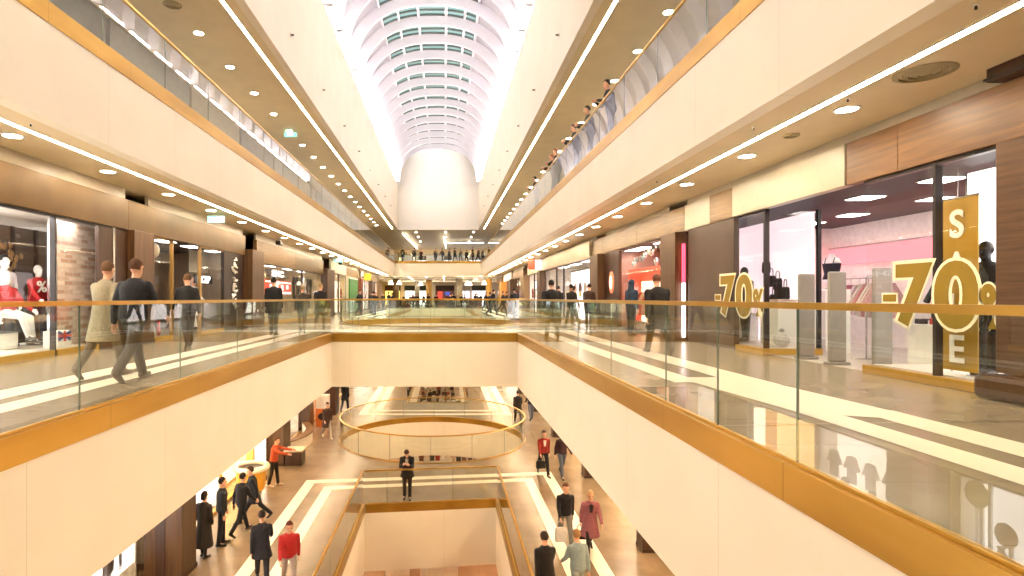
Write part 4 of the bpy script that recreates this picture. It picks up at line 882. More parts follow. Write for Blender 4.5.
def plain_shop(side, y0, y1, label, back, sign, frame, glow=1.2, zb=2.9, item='#d8c8bc', n=4):
    shopfront(side, y0, y1, label, zb, 3.55, [(y0, y1, sign)], [(y0+.1, (y0+y1)/2-.1), ((y0+y1)/2+.1, y1-.1)], ((y0+y1)/2,), DARK, .1, [], frame=frame)
    shop_room(side, y0, y1, 2.2, back, 3.0, '#9a8d7e')
    side_n = 'right' if side > 0 else 'left'
    r = empty('window_backdrop', (sx_(side, .9), (y0+y1)/2, 0), f'lit backdrop in the {label}', 'backdrop'); SB(side).b(y0+.4, y1-.4, .4, .45, .1, 2.4).build('light_box', emit(back, glow, f'glow_{back[1:]}'), r); SB(side).b(y0+.4, y1-.4, .36, .47, 2.4, 2.46).build('top_rail', DARK, r)
    for i in range(n): garment('window_garment', f'garment in the {label}, {ordn(i)} in row', sx_(side, .24), y0+.8+(y1-y0-1.6)*i/max(1, n-1), 1.95, [item, '#6a5a54', '#efe6de', '#a04038'][i % 4], R(90), .7, .42, True, f'garments in the {label}')
    shop_light(side, (y0+y1)/2, .5, 2.98, .5, 1.8, f'ceiling light of the {label}')
plain_shop(1, 37.3, 43, 'white lit shop front after the third right pillar', '#fff4f0', CREAMSIGN, DARK, 1.7)
pillar(1, 43.1, 45, 2.9, WOODT, 'pale wood pillar far along the right walkway', .3)
plain_shop(1, 45.1, 52, 'brown shop front far along the right walkway', '#8a6a52', WOODL, wood('#4b2a1c', '#6a3c28', 'red_brown_frame', 2), .7)
pillar(1, 52.1, 53.6, 2.9, WOODV, 'dark wood pillar farther along the right walkway', .3)
plain_shop(1, 53.7, 60, 'small shop front with white sign near the right end', '#c89a72', paint('#fdfaf4', .4), WOODD, .9)
pillar(1, 60.1, 62, 2.9, paint('#d89a4a', .4), 'golden pillar near the right end of the walkway', .3)
plain_shop(1, 62.1, 68, 'last shop front on the right with a yellow glow', '#e8c25a', WOODL, WOODD, 1.1)

# ---- left side, middle level
shopfront(-1, 3.5, 13.39, 'left shop front with white lit window and pale brick pier', 2.78, 3.5, [(3.0, 13.4, BRONZE)], [(3.6, 10.9), (10.98, 12.3)], (10.94,), GOLDR, .14, [])
r = empty('brick_pier', (sx_(-1, .55), 12.3, 0), 'pale brick pier behind the glass at the end of the nearest left window', 'pier'); SB(-1).b(11.68, 13.0, .5, .62, .14, 2.78).build('brickwork', BRICK, r); SB(-1).b(11.66, 13.02, .48, .64, .016, .139).build('pier_base', paint('#c9b9a8', .5), r); SB(-1).b(11.6, 11.675, .46, .62, .14, 2.78).build('corner_trim', CHROME, r)
shop_room(-1, 3.5, 13.5, 3.6, '#f6f2ee', 2.85, '#d8cfc6', floor='#c9bda9')
r = empty('double_door', (sx_(-1, .0), 12.9, 0), 'dark brown panelled door between the brick pier and the wide pillar', 'door'); SB(-1).b(12.32, 12.86, .0, .08, .01, 2.77).build('door_leaf', WOODD, r); SB(-1).b(12.88, 13.42, .0, .08, .01, 2.77).build('door_leaf', WOODD, r); SB(-1).b(12.83, 12.91, -.02, -.001, .01, 2.77).build('meeting_stile', CHROME, r)
for q, dl in zip((12.72, 13.02), [c for c in children(r) if c.name.startswith('door_leaf')]): MB().tube([(sx_(-1, -.0), q, .95), (sx_(-1, -.06), q, 1.0), (sx_(-1, -.06), q, 1.3), (sx_(-1, -.0), q, 1.35)], .014).build('door_handle', CHROME, dl, smooth=True)
r = empty('window_backdrop', (sx_(-1, 1.4), 8, 0), 'glowing white backdrop in the nearest left window', 'backdrop'); SB(-1).b(5.2, 11.1, 1.75, 1.81, .16, 2.7).build('light_box', emit('#ffffff', 1.6, 'left_window_glow'), r); SB(-1).b(11.11, 11.17, 1.7, 1.84, .16, 2.7).build('side_post', CHROME, r)
r = empty('dark_wall_panel', (sx_(-1, 1.5), 11.3, 0), 'grey brown panelled screen behind the red shirt mannequin', 'screen'); SB(-1).b(11.2, 13.2, 1.75, 1.82, .16, 2.7).build('panel', paint('#6a574a', .4, 0, .1, 2), r)
for y in (11.5, 12.1, 12.8): SB(-1).b(y-.04, y+.04, 1.7, 1.75, .16, 2.7).build('batten', WOODD, r)
SEAT = dict(leg=((78, 70), (84, 60)), arm=((30, 14, 30), (10, 16, 20)), lean=-6, head=0, hz=.655)
m_ = mannequin('white mannequin in a red shirt with a white percent mark', sx_(-1, 1.14), 12.0, .14, R(75), '#d8262a', '#33384a', '#f0edea', dict(leg=((10, 6), (-6, 4)), arm=((6, 8, 25), (30, 10, 20)), lean=6, head=-6), H=1.7)
text_obj('%', 'percent_mark', .34, .01, paint('#f7f3ee', .5), m_, (-.02, -.19, 1.27), 'F', .02, local=True)
mannequin('seated white mannequin in white trousers and a red top', sx_(-1, .98), 11.0, .16, R(80), '#c8262a', '#eceaea', '#f0edea', SEAT, stand=False)
r = empty('display_cube', (sx_(-1, .72), 10.82, .14), 'white cube seat under the seated mannequin', 'plinth'); SB(-1).b(10.75, 11.25, .95, 1.43, .141, .46).build('block', WHITE, r, bevel=.01); SB(-1).b(10.73, 11.27, .93, 1.45, .462, .48).build('top_slab', GREY, r)
mannequin('white mannequin with a dark cap in a white patterned shirt', sx_(-1, 1.36), 11.38, .14, R(80), '#efe9e8', '#3d4654', '#f0edea', STAND, H=1.84, hat='#2a2626')
mannequin('mannequin in a dark jacket behind the red shirts', sx_(-1, 1.3), 12.75, .14, R(80), '#2b2c34', '#2a3550', '#f0edea', STAND, H=1.66)
mannequin('mannequin in a blue top at the left edge of the bright window', sx_(-1, .95), 9.9, .14, R(70), '#5a6b86', '#d9d4d2', '#f0edea', WALK2, H=1.72)
r = empty('flag_box', (sx_(-1, .35), 11.2, .14), 'white box with red and blue stripes on the window floor', 'box'); yb = 11.45; xb = sx_(-1, .30); SB(-1).b(yb-.2, yb+.2, .16, .46, .142, .48).build('body', WHITE, r, bevel=.01)
mb = MB()
for (u0, v0, u1, v1, wd, m_i) in ((-.19, .16, .19, .32, .07, 0), (-.19, .32, .19, .16, .07, 0), (-.2, .16, .2, .30, .0, 0)):
    if wd:
        dx, dz = u1-u0, v1-v0; l = math.hypot(dx, dz); n0 = (-dz/l*wd/2, dx/l*wd/2)
        mb.prism([(u0+n0[0], v0+n0[1]), (u0-n0[0], v0-n0[1]), (u1-n0[0], v1-n0[1]), (u1+n0[0], v1+n0[1])], (sx_(-1, .157), yb, .14), (0, 1, 0), (0, 0, 1), .004)
mb.build('blue_diagonals', paint('#2c3f86', .5), r)
SB(-1).b(yb-.2, yb+.2, .148, .156, .355, .405).b(yb-.03, yb+.03, .148, .156, .27, .48).build('red_cross', paint('#c8242a', .5), r)
lathe('pale_vase', 'small pale bottle beside the striped box', sx_(-1, .3), 11.78, .142, [(.05, 0), (.06, .08), (.05, .14), (.02, .18), (.025, .22)], paint('#e8e2da', .3), 'vase')
r = empty('window_ornament', (sx_(-1, 1.4), 11.6, 2.0), 'cluster of bronze leaf shapes on the screen behind the mannequins', 'ornament'); mb = MB(); random.seed(3)
for i in range(26):
    a, q = random.uniform(0, 6.28), random.uniform(.0, .38); y, z = 11.4+q*cos(a), 2.02+q*sin(a)*1.2; mb.ball((sx_(-1, 1.62), y+.5, z), (.02, .055, .07), 0, 8, 5)
mb.build('leaf_cluster', paint('#b08a5a', .3, .5), r, smooth=True); MB().cyl((sx_(-1, 1.66), 11.9, 1.5), (sx_(-1, 1.66), 11.9, 2.4), .015).build('stem', WOODD, r)
for i, y in enumerate((5.5, 7.2, 8.9, 10.4, 11.8)): shop_light(-1, y, .36, 2.84, .34, .9, f'white ceiling light in the nearest left window, {ordn(i)} from the camera')
struct(SB(-1).b(3.7, 12.2, .14, 1.45, .014, .138), 'trim_2', [paint('#e4dccf', .3)])
pillar(-1, 13.46, 14.4, 2.79, WOODV, 'wide wooden pillar behind the walking man in navy', .16)
shopfront(-1, 14.42, 21.2, 'left shop front with timber frames and white script on a dark panel', 2.78, 3.5, [(13.4, 21.3, BRONZE)], [(14.45, 15.65), (17.55, 19.3)], (15.7, 17.5), GOLDR, .12, [(19.3, 21.15, paint('#2e2320', .35, 0, .1, 2), 'dark_panel')], frame=wood('#9a7440', '#c09a5c', 'honey_frame', 2))
shop_room(-1, 14.42, 21.2, 3.4, '#8d7a68', 2.85, '#5a4c42', floor='#a89880')
r = empty('globe_lamp', (sx_(-1, .5), 15.35, 2.85), 'pale round globe lamp hanging in the window beside the wide pillar', 'pendant lamp'); MB().ball((sx_(-1, .45), 15.3, 2.45), .26).build('globe', paint('#b8aa98', .25), r, smooth=True); MB().cyl((sx_(-1, .45), 15.3, 2.7), (sx_(-1, .45), 15.3, 2.85), .01).build('cord', DARK, r)
mannequin('pale mannequin in white in the window beside the wide pillar', sx_(-1, .7), 15.4, .13, R(80), '#efe2dc', '#e6dcd8', '#f0edea', STAND, H=1.66)
mannequin('white mannequin in a white dress beside the script panel', sx_(-1, .6), 18.2, .13, R(70), '#f4f0ee', '#f0ecea', '#e9b8a8', WALK2, H=1.7, coat=.45)
mannequin('dark mannequin behind the white dress', sx_(-1, .95), 18.9, .13, R(70), '#4a3a34', '#33302f', '#d8c4b4', STAND, H=1.6)
for i in range(7): lathe('red_vase', f'vase on the window floor beside the wide pillar, {ordn(i)} from the camera', sx_(-1, .3+.16*(i % 2)), 14.6+.15*i, .122, [(.04, 0), (.06, .1), (.045, .25), (.02, .34), (.035, .4+.05*(i % 3))], paint(['#c8302a', '#f0e8e2', '#b82a2c'][i % 3], .3), 'vase', 'red and white vases')
r = empty('window_sign', (sx_(-1, .5), 18.3, 1.7), 'small glowing white sign beside the script panel', 'sign'); SB(-1).b(17.75, 19.1, .3, .34, 1.62, 1.9).build('sign_board', BLACK, r); text_obj('KCEP', 'lettering', .3, .01, emit('#ffffff', 2.0, 'white_letter_glow'), r, (sx_(-1, .285), 18.42, 1.76), 'L', .02, 1.3)
r = empty('window_screen', (sx_(-1, .7), 18.4, 2.0), 'grey roller screen above the small white sign', 'screen'); SB(-1).b(17.8, 19.2, .5, .52, 1.98, 2.7).build('screen_cloth', GREY, r); SB(-1).b(17.78, 19.22, .48, .54, 2.7, 2.74).build('roller', CHROME, r)
r = empty('script_lettering', (sx_(-1, -.03), 20.2, .9), 'white handwritten lettering running down the dark panel', 'window sign'); mb = MB(); wm = paint('#f2ece4', .5)
random.seed(5)
for i in range(11):
    zc, yc = 2.5-.165*i, 20.2+.07*sin(i*2.1)
    MB().tube([(sx_(-1, -.062), yc+random.uniform(-.2, .2), zc+random.uniform(-.11, .11)) for _ in range(5)], .034, 6).build('script_stroke', wm, r, smooth=True)
for i, y in enumerate((15.0, 16.6, 18.4, 20.2)): shop_light(-1, y, .7, 2.84, .4, .7, f'ceiling light in the timber framed left shop, {ordn(i)} from the wide pillar')
pillar(-1, 21.25, 22.6, 3.0, WOODV, 'tall wooden pillar before the shop with the red board', .34)
shopfront(-1, 22.7, 35, 'left shop front with pale oak band and red sale board', 2.62, 3.5, [(22.6, 28.5, WOODT), (28.5, 35.1, BRONZE)], [(22.75, 30), (30.2, 34.9)], (30.1,), GOLDR, .1, [], frame=DARK)
shop_room(-1, 22.7, 35, 2.8, '#c9b592', 2.7, '#a08f74', floor='#c0b090')
r = empty('red_board', (sx_(-1, .5), 27, 1.5), 'red board with white marks inside the left shop beyond the tall pillar', 'sign board'); SB(-1).b(25.4, 29.6, .5, .54, 1.35, 2.0).build('board', emit('#b83a26', .7, 'red_board_glow'), r); SB(-1).b(25.4, 29.6, .48, .5, 1.35, 1.46).b(25.4, 29.6, .48, .5, 1.88, 1.95).build('pale_bands', emit('#f2d8cc', 1.0, 'pale_band_glow'), r)
for i in range(4): SB(-1).b(26.0+.9*i, 26.35+.9*i, .47, .49, 1.5+.1*(i % 2), 1.8).build('pale_mark', emit('#f2d8cc', 1.0, 'pale_band_glow'), r)
r = empty('shop_name_sign', (sx_(-1, .4), 26.8, 2.3), 'white glowing letters on dark above the red board', 'sign'); SB(-1).b(25.3, 28.9, .42, .46, 2.14, 2.5).build('sign_board', paint('#5a3a2a', .4), r); text_obj('SHC', 'lettering', .38, .01, emit('#ffffff', 2.0, 'white_letter_glow'), r, (sx_(-1, .405), 27.0, 2.32), 'L', .03, 2.6)
for i in range(6): garment('window_garment', f'dark garment past the red board, {ordn(i)} from the near end', sx_(-1, .6), 30.6+.75*i, 2.4, ['#2c2220', '#4a3a30', '#1e1a1c', '#e8e0d6', '#3a2c28', '#241f20'][i], R(90), 1.2, .45, True, 'dark garments past the red board')
rack_of('chrome rack of pale garments below the red board', sx_(-1, .9), 25, 3, 1.3, R(90), ['#e8dccc', '#c9b8a0', '#f0e8de', '#a89478', '#e0d0bc', '#efe6da'], lambda i, c: f'pale garment below the red board, {ordn(i)} from the near end of its rack', 'pale garments below the red board', .8)
for i in range(4): shop_light(-1, 24+2.9*i, .6, 2.69, .5, 1.2, f'ceiling light in the left shop with the red board, {ordn(i)} from the tall pillar')
pillar(-1, 35.1, 37.4, 3.0, WOODD, 'dark pillar before the far left shops', .3)
plain_shop(-1, 37.5, 43.4, 'cream shop front with dark slots on the far left', '#e2d2b4', CREAMSIGN, WOODD, .8)
r = empty('green_panel', (sx_(-1, -.1), 46.5, 0), 'bright green panel on the far left shop front', 'wall panel'); SB(-1).b(44.4, 48.6, -.12, -.05, .1, 2.7).build('panel', paint('#2f7a34', .4, 0, .55, 3), r); SB(-1).b(44.3, 48.7, -.13, -.04, 2.7, 2.8).build('top_rail', WHITE, r)
shopfront(-1, 43.5, 49.5, 'far left shop front behind the green panel', 2.9, 3.5, [(43.5, 49.5, WOODT)], [(48.7, 49.4)], (), DARK, .1, [(43.5, 48.6, CREAMSIGN)])
pillar(-1, 49.6, 50.8, 2.9, paint('#8a4a3a', .4), 'reddish pillar beyond the green panel', .3)
r = empty('yellow_sign', (sx_(-1, -.5), 51, 2.7), 'small yellow projecting sign on the far left', 'sign'); MB().box(sx_(-1, -.95), sx_(-1, -.32), 51.0, 51.1, 2.75, 3.4).build('panel', paint('#d8c03a', .4, 0, .15, 6), r); MB().box(sx_(-1, -.32), sx_(-1, -.06), 51.03, 51.07, 3.0, 3.1).build('bracket', DARK, r)
plain_shop(-1, 50.9, 57, 'white lit shop front far along the left walkway', '#fff4ee', CREAMSIGN, DARK, 1.7)
pillar(-1, 57.1, 58.4, 2.9, WOODV, 'wooden pillar near the left end of the walkway', .3)
plain_shop(-1, 58.5, 64.5, 'last lit shop front on the left walkway', '#fbeee2', WOODT, DARK, 1.6)
pillar(-1, 64.6, 66, 2.9, WOODT, 'pale wood pillar at the left end of the walkway', .3)

# ---- end hall of the middle floor
def end_shop(x0, x1, z0, zt, label, glow, head, y=YB, s=1.5):
    r = empty('end_shopfront', ((x0+x1)/2, y, z0), label, 'shopfront'); MB().box(x0, x1, y-.1, y, z0+.05, z0+zt*.72).build('lit_window', emit(glow, s, 'end_glow_'+glow[1:]), r)
    MB().box(x0, x1, y-.25, y, z0+zt*.72, z0+zt).build('sign_band', head, r); MB().box(x0-.1, x0, y-.3, y, z0+.01, z0+zt).build('jamb', WOODL, r); MB().box(x1, x1+.1, y-.3, y, z0+.01, z0+zt).build('jamb', WOODL, r); MB().box(x0, x1, y-.2, y, z0+.004, z0+.05).build('plinth', DARK, r)
    n = max(2, int((x1-x0)/1.4)); mb = MB()
    for i in range(1, n): mb = MB().box(x0+(x1-x0)*i/n-.04, x0+(x1-x0)*i/n+.04, y-.14, y-.1, z0+.05, z0+zt*.72); mb.build('mullion', DARK, r)
end_shop(-9.6, -7.2, 0, 3.2, 'yellow lit shop at the left of the end hall', '#e8c458', WOODL)
end_shop(-6.4, -2.1, 0, 3.2, 'white lit shop with a dark green sign in the end hall', '#fff6e2', paint('#39453a', .4))
end_shop(-1.3, 1.6, 0, 3.2, 'dark shop with red and blue goods in the middle of the end hall', '#5a3a34', WOODD, s=.5)
end_shop(4.6, 7.6, 0, 3.2, 'white lit shop with a dark sign right of the end hall columns', '#f4f2ff', paint('#3a3e3a', .4)); end_shop(2.6, 4.2, 0, 3.2, 'pale grey shop between the end hall columns', '#d8d0d4', paint('#b9b4b2', .4), s=.9)
r = empty('red_poster', (-.9, YB-.5, 0), 'red poster standing in the end hall', 'poster'); MB().box(-1.0, -.3, YB-.55, YB-.5, .9, 2.2).build('sheet', emit('#d83a2c', 1, 'red_poster_glow'), r); MB().box(-.7, -.6, YB-.56, YB-.45, .004, .9).build('post', DARK, r)
r = empty('blue_poster', (.5, YB-.5, 0), 'small blue screen in the end hall', 'screen'); MB().box(.2, .9, YB-.55, YB-.5, 1.6, 2.1).build('screen_face', emit('#3a4a9a', 1, 'blue_screen_glow'), r); MB().box(.5, .58, YB-.56, YB-.46, .004, 1.6).build('post', DARK, r)
for i, (x, y, m) in enumerate(((-6.0, 70, WOODT), (-2.0, 74, paint('#caa05a', .4)), (2.0, 72, CREAMSIGN), (5.6, 70, paint('#e0b060', .4)), (2.2, 84, WOODT), (-4.0, 84, CREAMSIGN))):
    r = empty('round_column', (x, y, 0), f'round column in the end hall, {["leftmost", "golden one left of centre", "cream one right of centre", "golden rightmost one", "far one right of centre", "far one left of centre"][i]}', 'column', 'end hall columns')
    MB().cyl((x, y, .2), (x, y, L2C-.2), .38, n=24).build('shaft', m, r, smooth=True); MB().cyl((x, y, .004), (x, y, .2), .44, n=24).build('base', DARK, r); MB().cyl((x, y, L2C-.2), (x, y, L2C-.004), .44, n=24).build('capital', WHITE, r)
for i, (x, y) in enumerate(((-6.3, 66.5), (-5.4, 67.5), (2.9, 70), (3.3, 72), (4.9, 68), (-3, 72))):
    r = empty('pendant_lamp', (x, y, L2C), f'glowing cone pendant in the end hall, {ordn(i)} of six', 'pendant lamp', 'end hall pendants'); MB().cyl((x, y, L2C-.5), (x, y, L2C), .012).build('cord', DARK, r)
    MB().cyl((x, y, L2C-1.0), (x, y, L2C-.5), .34, .08, 20).build('shade', emit('#fff2d8', 2.2, 'pendant_glow'), r, smooth=True)
# ---- upper food hall
r = empty('upper_back_wall_lights', (0, 0, 0), 'x', 'x'); bpy.data.objects.remove(r)
end_shop(-7.4, -6.2, L3F, 3.2, 'yellow lit panel at the left of the upper food hall', '#e6d28a', paint('#cdb46a', .4), YB, 1.2); end_shop(-5.9, -1.6, L3F, 2.6, 'pale food counter at the left of the upper hall', '#f0e2da', WOODT, YB, 2.4)
end_shop(-1.2, 3.0, L3F, 2.6, 'food counter in the middle of the upper hall', '#d8d4d2', GREY, YB, 2.0); end_shop(3.3, 8.0, L3F, 2.6, 'wide pale counter at the right of the upper hall', '#d6d2d8', paint('#d9d4d2', .4), YB, 2.2)
r = empty('suspended_light', (-4.2, 76, L3C-.2), 'slanting white linear light over the left of the upper hall', 'linear light'); MB().tube([(-5.0, 68, L3C-.3), (-4.2, 88, L3C-.3)], .04, 4).build('diffuser', emit('#fffaf0', 4, 'linear_glow'), r)
for y in (70, 86): MB().cyl((-4.9+.04*(y-70), y, L3C-.18), (-4.9+.04*(y-70), y, L3C), .02).build('hanger', DARK, r)
r = empty('suspended_light', (.5, 78, L3C-.2), 'corner of white linear lights over the middle of the upper hall', 'linear light'); MB().tube([(.0, 70, L3C-.4), (.3, 86, L3C-.4)], .04, 4).tube([(.06, 78, L3C-.4), (5.5, 78, L3C-.4)], .04, 4).build('diffuser', emit('#fffaf0', 4, 'linear_glow'), r)
for y in (72, 84): MB().cyl((.1, y, L3C-.28), (.1, y, L3C), .02).build('hanger', DARK, r)
for i in range(3):
    x = -4.3+3.2*i; r = empty('food_counter', (x, 70, L3F), ['left low white counter behind the far upper railing', 'middle low white counter behind the far upper railing', 'right low white counter behind the far upper railing'][i], 'counter'); MB().box(x-1.1, x+1.1, 69.6, 70.3, L3F+.004, L3F+1.0).build('body', WHITE, r, bevel=.02); MB().box(x-1.15, x+1.15, 69.55, 70.35, L3F+1.0, L3F+1.05).build('worktop', WOODT, r)
# upper gallery shop walls: dark glazed fronts under a pale band, seen through the railings
for sd, x0, x1 in (('left', -9.75, -9.6), ('right', 8.4, 8.55)):
    for i in range(12):
        y = 3+5.2*i; r = empty('upper_shopfront', ((x0+x1)/2, y, L3F), f'shop front on the {sd} upper gallery, {ordn(i)} from the camera', 'shopfront', f'{sd} upper shop fronts')
        MB().box(x0, x1, y-2.5, y+2.5, L3F+2.9, L3F+3.75).build('sign_band', paint(['#8d949c', '#a8a49c', '#757a86'][i % 3], .4), r)
        fx = x1 if sd == 'left' else x0
        MB().box(x0, x1, y-2.3, y+2.3, L3F+.1, L3F+2.88).build('shop_window', emit(['#b8c0c8', '#e8e0d4', '#8a93a0'][i % 3], .35, f'upper_front_{i % 3}'), r); MB().box(x0-.03, x1+.03, y-2.55, y-2.3, L3F+.004, L3F+2.9).build('jamb', DARK, r)

# ---- lower gallery shops (left side shows below the balcony)
def low_front(side, y0, y1, label, back, glow, s, frame=WOODV):
    shopfront(side, y0, y1, label, 2.6, 3.3, [(y0, y1, WOODL)], [(y0+.05, y1-.05)], (), GOLDR, .1, [], lvl=1, z0=L1F, ztop=L1C-L1F-.002, frame=frame)
    shop_room(side, y0, y1, 2.6, back, 2.9, '#c9b9a4', lvl=1, z0=L1F)
    r = empty('window_backdrop', (sx_(side, 1.4, 1), (y0+y1)/2, L1F), f'glowing backdrop of the {label}', 'backdrop'); SB(side, 1).b(y0+.15, y1-.15, .6, .66, L1F+.1, L1F+2.5).build('light_box', emit(glow, s*1.3, 'low_glow_'+glow[1:]), r); SB(side, 1).b(y0+.15, y1-.15, .58, .68, L1F+2.5, L1F+2.56).build('top_rail', DARK, r)
    shop_light(side, (y0+y1)/2, .34, L1F+2.89, .3, (y1-y0)*.6, f'ceiling light of the {label}', lvl=1)
low_front(-1, 8.6, 13.0, 'lower left shop window with round plates and dark pots', '#fbf8f4', '#ffffff', 1.7)
low_front(-1, 3.0, 8.5, 'lower left shop with rosy displays nearest the camera', '#e6c4b4', '#f0b8a4', .8)
low_front(-1, 13.9, 17.8, 'lower left white shop beside the fur-collared coat', '#f6efe6', '#fff2e4', 1.5); low_front(-1, 18.0, 21.0, 'lower left shop with the yellow drum display', '#f2c878', '#ffd480', 1.3)
r = empty('cladding_pillar', (-6.6, 13.4, L1F), 'brown clad pillar at the lower left with dark centre stripe', 'pillar'); MB().box(-7.0, -6.1, 13.05, 13.8, L1F+.1, L1C-.004).build('shaft', WOODV, r, bevel=.01); MB().box(-6.72, -6.5, 13.03, 13.05, L1F+.1, L1C-.004).build('dark_stripe', WOODD, r); MB().box(-7.02, -6.08, 13.03, 13.82, L1F+.004, L1F+.1).build('base', WOODD, r)
pillar(-1, 22.0, 23.0, 3.7, WOODV, 'brown pillar beside the person in the orange jacket', .7, 1, L1F)
pillar(-1, 31.5, 32.6, 3.7, WOODD, 'dark pillar beyond the person in the brown coat', .9, 1, L1F); pillar(-1, 27.6, 28.4, 3.7, WOODV, 'brown pillar behind the curved counter', .4, 1, L1F)
PL = [('green round plate on the lower left window stand', 12.55, 2.2, .3, '#6f8a48'), ('brown round plate on the lower left window stand', 11.9, 1.55, .26, '#8a5a3c'), ('small brown round plate above the green one', 12.8, 2.7, .12, '#9a7a5a'), ('second small brown plate above the green one', 12.5, 2.75, .12, '#8f6b4a'), ('grey round plate beside the brown one', 11.2, 1.6, .2, '#9aa09a')]
for lab, y, z, q, c in PL:
    x = sx_(-1, .18+.14*(q < .15), 1); r = empty('display_plate', (x, y, L1F+z), lab, 'plate', 'round plates in the lower left window')
    MB().cyl((x, y, L1F+z), (x+.04, y, L1F+z), q*.8, q, 28).build('dish', paint(c, .3), r, smooth=False); MB().cyl((x+.041, y, L1F+z), (x+.05, y, L1F+z), q*.55, q*.5, 24).build('dish_centre', paint(c, .5, 0, .25), r)
    MB().box(x-.1, x-.06, y-.04, y+.04, L1F+.52, L1F+z).box(x-.1, x+.0, y-.04, y+.04, L1F+z-q*.5, L1F+z-q*.4).build('stand', CHROME, r)
for i in range(9):
    if i in (1, 2, 3): continue
    lathe('dark_pot', f'dark pot on the lower left window shelf, {ordn(i if i < 1 else i-3)} from the pillar', sx_(-1, .36+.04*(i % 2), 1), 12.22-.31*i, L1F+.52, [(.07, 0), (.13, .15), (.15, .35), (.08, .5), (.05, .58), (.08, .64+.08*(i % 3))], paint(['#3a2e2a', '#6f8a78', '#a8646a'][i % 3], .4), 'pot', 'dark pots in the lower left window')
struct(SB(-1, 1).b(8.7, 12.9, .14, .55, L1F+.012, L1F+.518), 'trim_3', [WHITE])
for i in range(8):
    lathe('rose_jar', f'rosy jar in the nearest lower left window, {ordn(i)} from the camera', sx_(-1, .25+.12*(i % 2), 1), 3.8+.55*i, L1F+.02, [(.08, 0), (.1, .2), (.1, .6+.2*(i % 3)), (.05, .75+.2*(i % 3)), (.06, .85+.2*(i % 3))], paint(['#d08a7a', '#e8c8b8', '#a85a48', '#efe2d8'][i % 4], .3), 'jar', 'rosy jars')
for i in range(5): garment('window_garment', f'garment in the lower left white shop, {ordn(i)} from its near end', sx_(-1, .3, 1), 14.4+.74*i, L1F+2.0, ['#d8c4bc', '#6e5a54', '#efe6de', '#b09088', '#e6d6cc', '#8a6a60'][i], R(90), .8, .4, True, 'garments in the lower left white shop')
r = empty('yellow_drum', (-6.55, 19.75, L1F), 'yellow drum display with white rim and dark hollow outside the lower left shop', 'display drum'); c0 = (-6.36, 18.5, L1F)
MB().cyl((c0[0], c0[1], L1F+.3), (c0[0], c0[1], L1F+.95), .42, .5, 28).build('drum', paint('#e8a62c', .35), r, smooth=False); MB().tube([(c0[0]+.5*cos(2*pi*i/28), c0[1]+.5*sin(2*pi*i/28), L1F+1.02) for i in range(28)], .09, 8, closed=True).build('rim', paint('#f6ead0', .4), r, smooth=True)
MB().cyl((c0[0], c0[1], L1F+.952), (c0[0], c0[1], L1F+.99), .42, n=28).build('hollow', DARK, r); MB().cyl((c0[0], c0[1], L1F+.004), (c0[0], c0[1], L1F+.3), .3, .36, 24).build('foot', CHROME, r)
r = empty('light_totem', (-6.6, 20.9, L1F), 'tall white glowing totem behind the orange jacket', 'totem'); MB().box(-6.85, -6.5, 20.3, 20.42, L1F+.15, L1F+2.6).build('light_panel', emit('#fff0dc', 2.0, 'totem_glow'), r); MB().box(-6.9, -6.45, 20.26, 20.46, L1F+.004, L1F+.15).build('base', DARK, r)
r = empty('display_bench', (-6.2, 21.4, L1F), 'small dark stand with goods beside the orange jacket', 'stand'); MB().box(-6.25, -5.6, 22.0, 22.6, L1F+.004, L1F+.55).build('body', WOODD, r, bevel=.02); MB().box(-6.3, -5.55, 21.95, 22.65, L1F+.551, L1F+.6).build('top_slab', paint('#c9b49a', .4), r)
low_front(-1, 23.1, 27.5, 'lower left shop with the long curved counter', '#d8c8b8', '#e8ddd0', .9); low_front(-1, 28.5, 31.4, 'lower left shop beside the brown coat', '#e0b090', '#f0c8a0', .9); low_front(-1, 32.7, 44, 'dark lower left shop beyond the far pillar', '#4a3a34', '#6a5a50', .4); low_front(-1, 44.2, 60, 'farthest lower left shop', '#e0cdb4', '#e8d8c0', .8)
r = empty('curved_counter', (-6.3, 26, L1F), 'long pale curved counter on the lower left', 'counter'); mb = MB(); mt = MB()
arcp = [(-6.62+.6*sin(pi*i/14), 23.4+.28*i) for i in range(15)]
mb.loft([[(x, y, L1F+.004), (x-.3, y, L1F+.004), (x-.3, y, L1F+.5), (x, y, L1F+.5)] for x, y in arcp]); mb.build('front', paint('#efe0cc', .4), r)
mt.loft([[(x+.05, y, L1F+.5), (x-.32, y, L1F+.5), (x-.32, y, L1F+.55), (x+.05, y, L1F+.55)] for x, y in arcp]); mt.build('counter_top', WOODL, r)
r = empty('orange_display', (-6.0, 28.9, L1F), 'orange display box with a dark disc beside the brown coat', 'display box'); MB().box(-6.55, -5.95, 28.6, 29.2, L1F+.004, L1F+.95).build('body', paint('#d8743a', .4), r, bevel=.02); MB().cyl((-6.25, 28.6, L1F+.55), (-6.25, 28.57, L1F+.55), .18, n=20).build('disc', DARK, r); MB().box(-6.55, -5.95, 28.6, 29.2, L1F+.951, L1F+1.6).build('white_header', paint('#ece4dc', .4), r)
for i, y in enumerate((8.5, 14.5, 20.5, 26.5, 32.5, 38.5)):
    pillar(1, y, y+.5, 3.7, WOODD, f'dark brown pillar along the lower right walkway, {ordn(i)} from the camera', .6, 1, L1F)
for i, (a, b, g_) in enumerate(((3, 8.4, '#f0c890'), (9.1, 14.4, '#e8b878'), (15.1, 20.4, '#ffe2b8'), (21.1, 26.4, '#f0d2a0'), (27.1, 32.4, '#e8d8c0'), (33.1, 44, '#d8c0a0'), (44.2, 60, '#e8d0a8'))):
    low_front(1, a, b, f'lower right shop front, {ordn(i)} from the camera', '#e0c8a8', g_, 1.2)
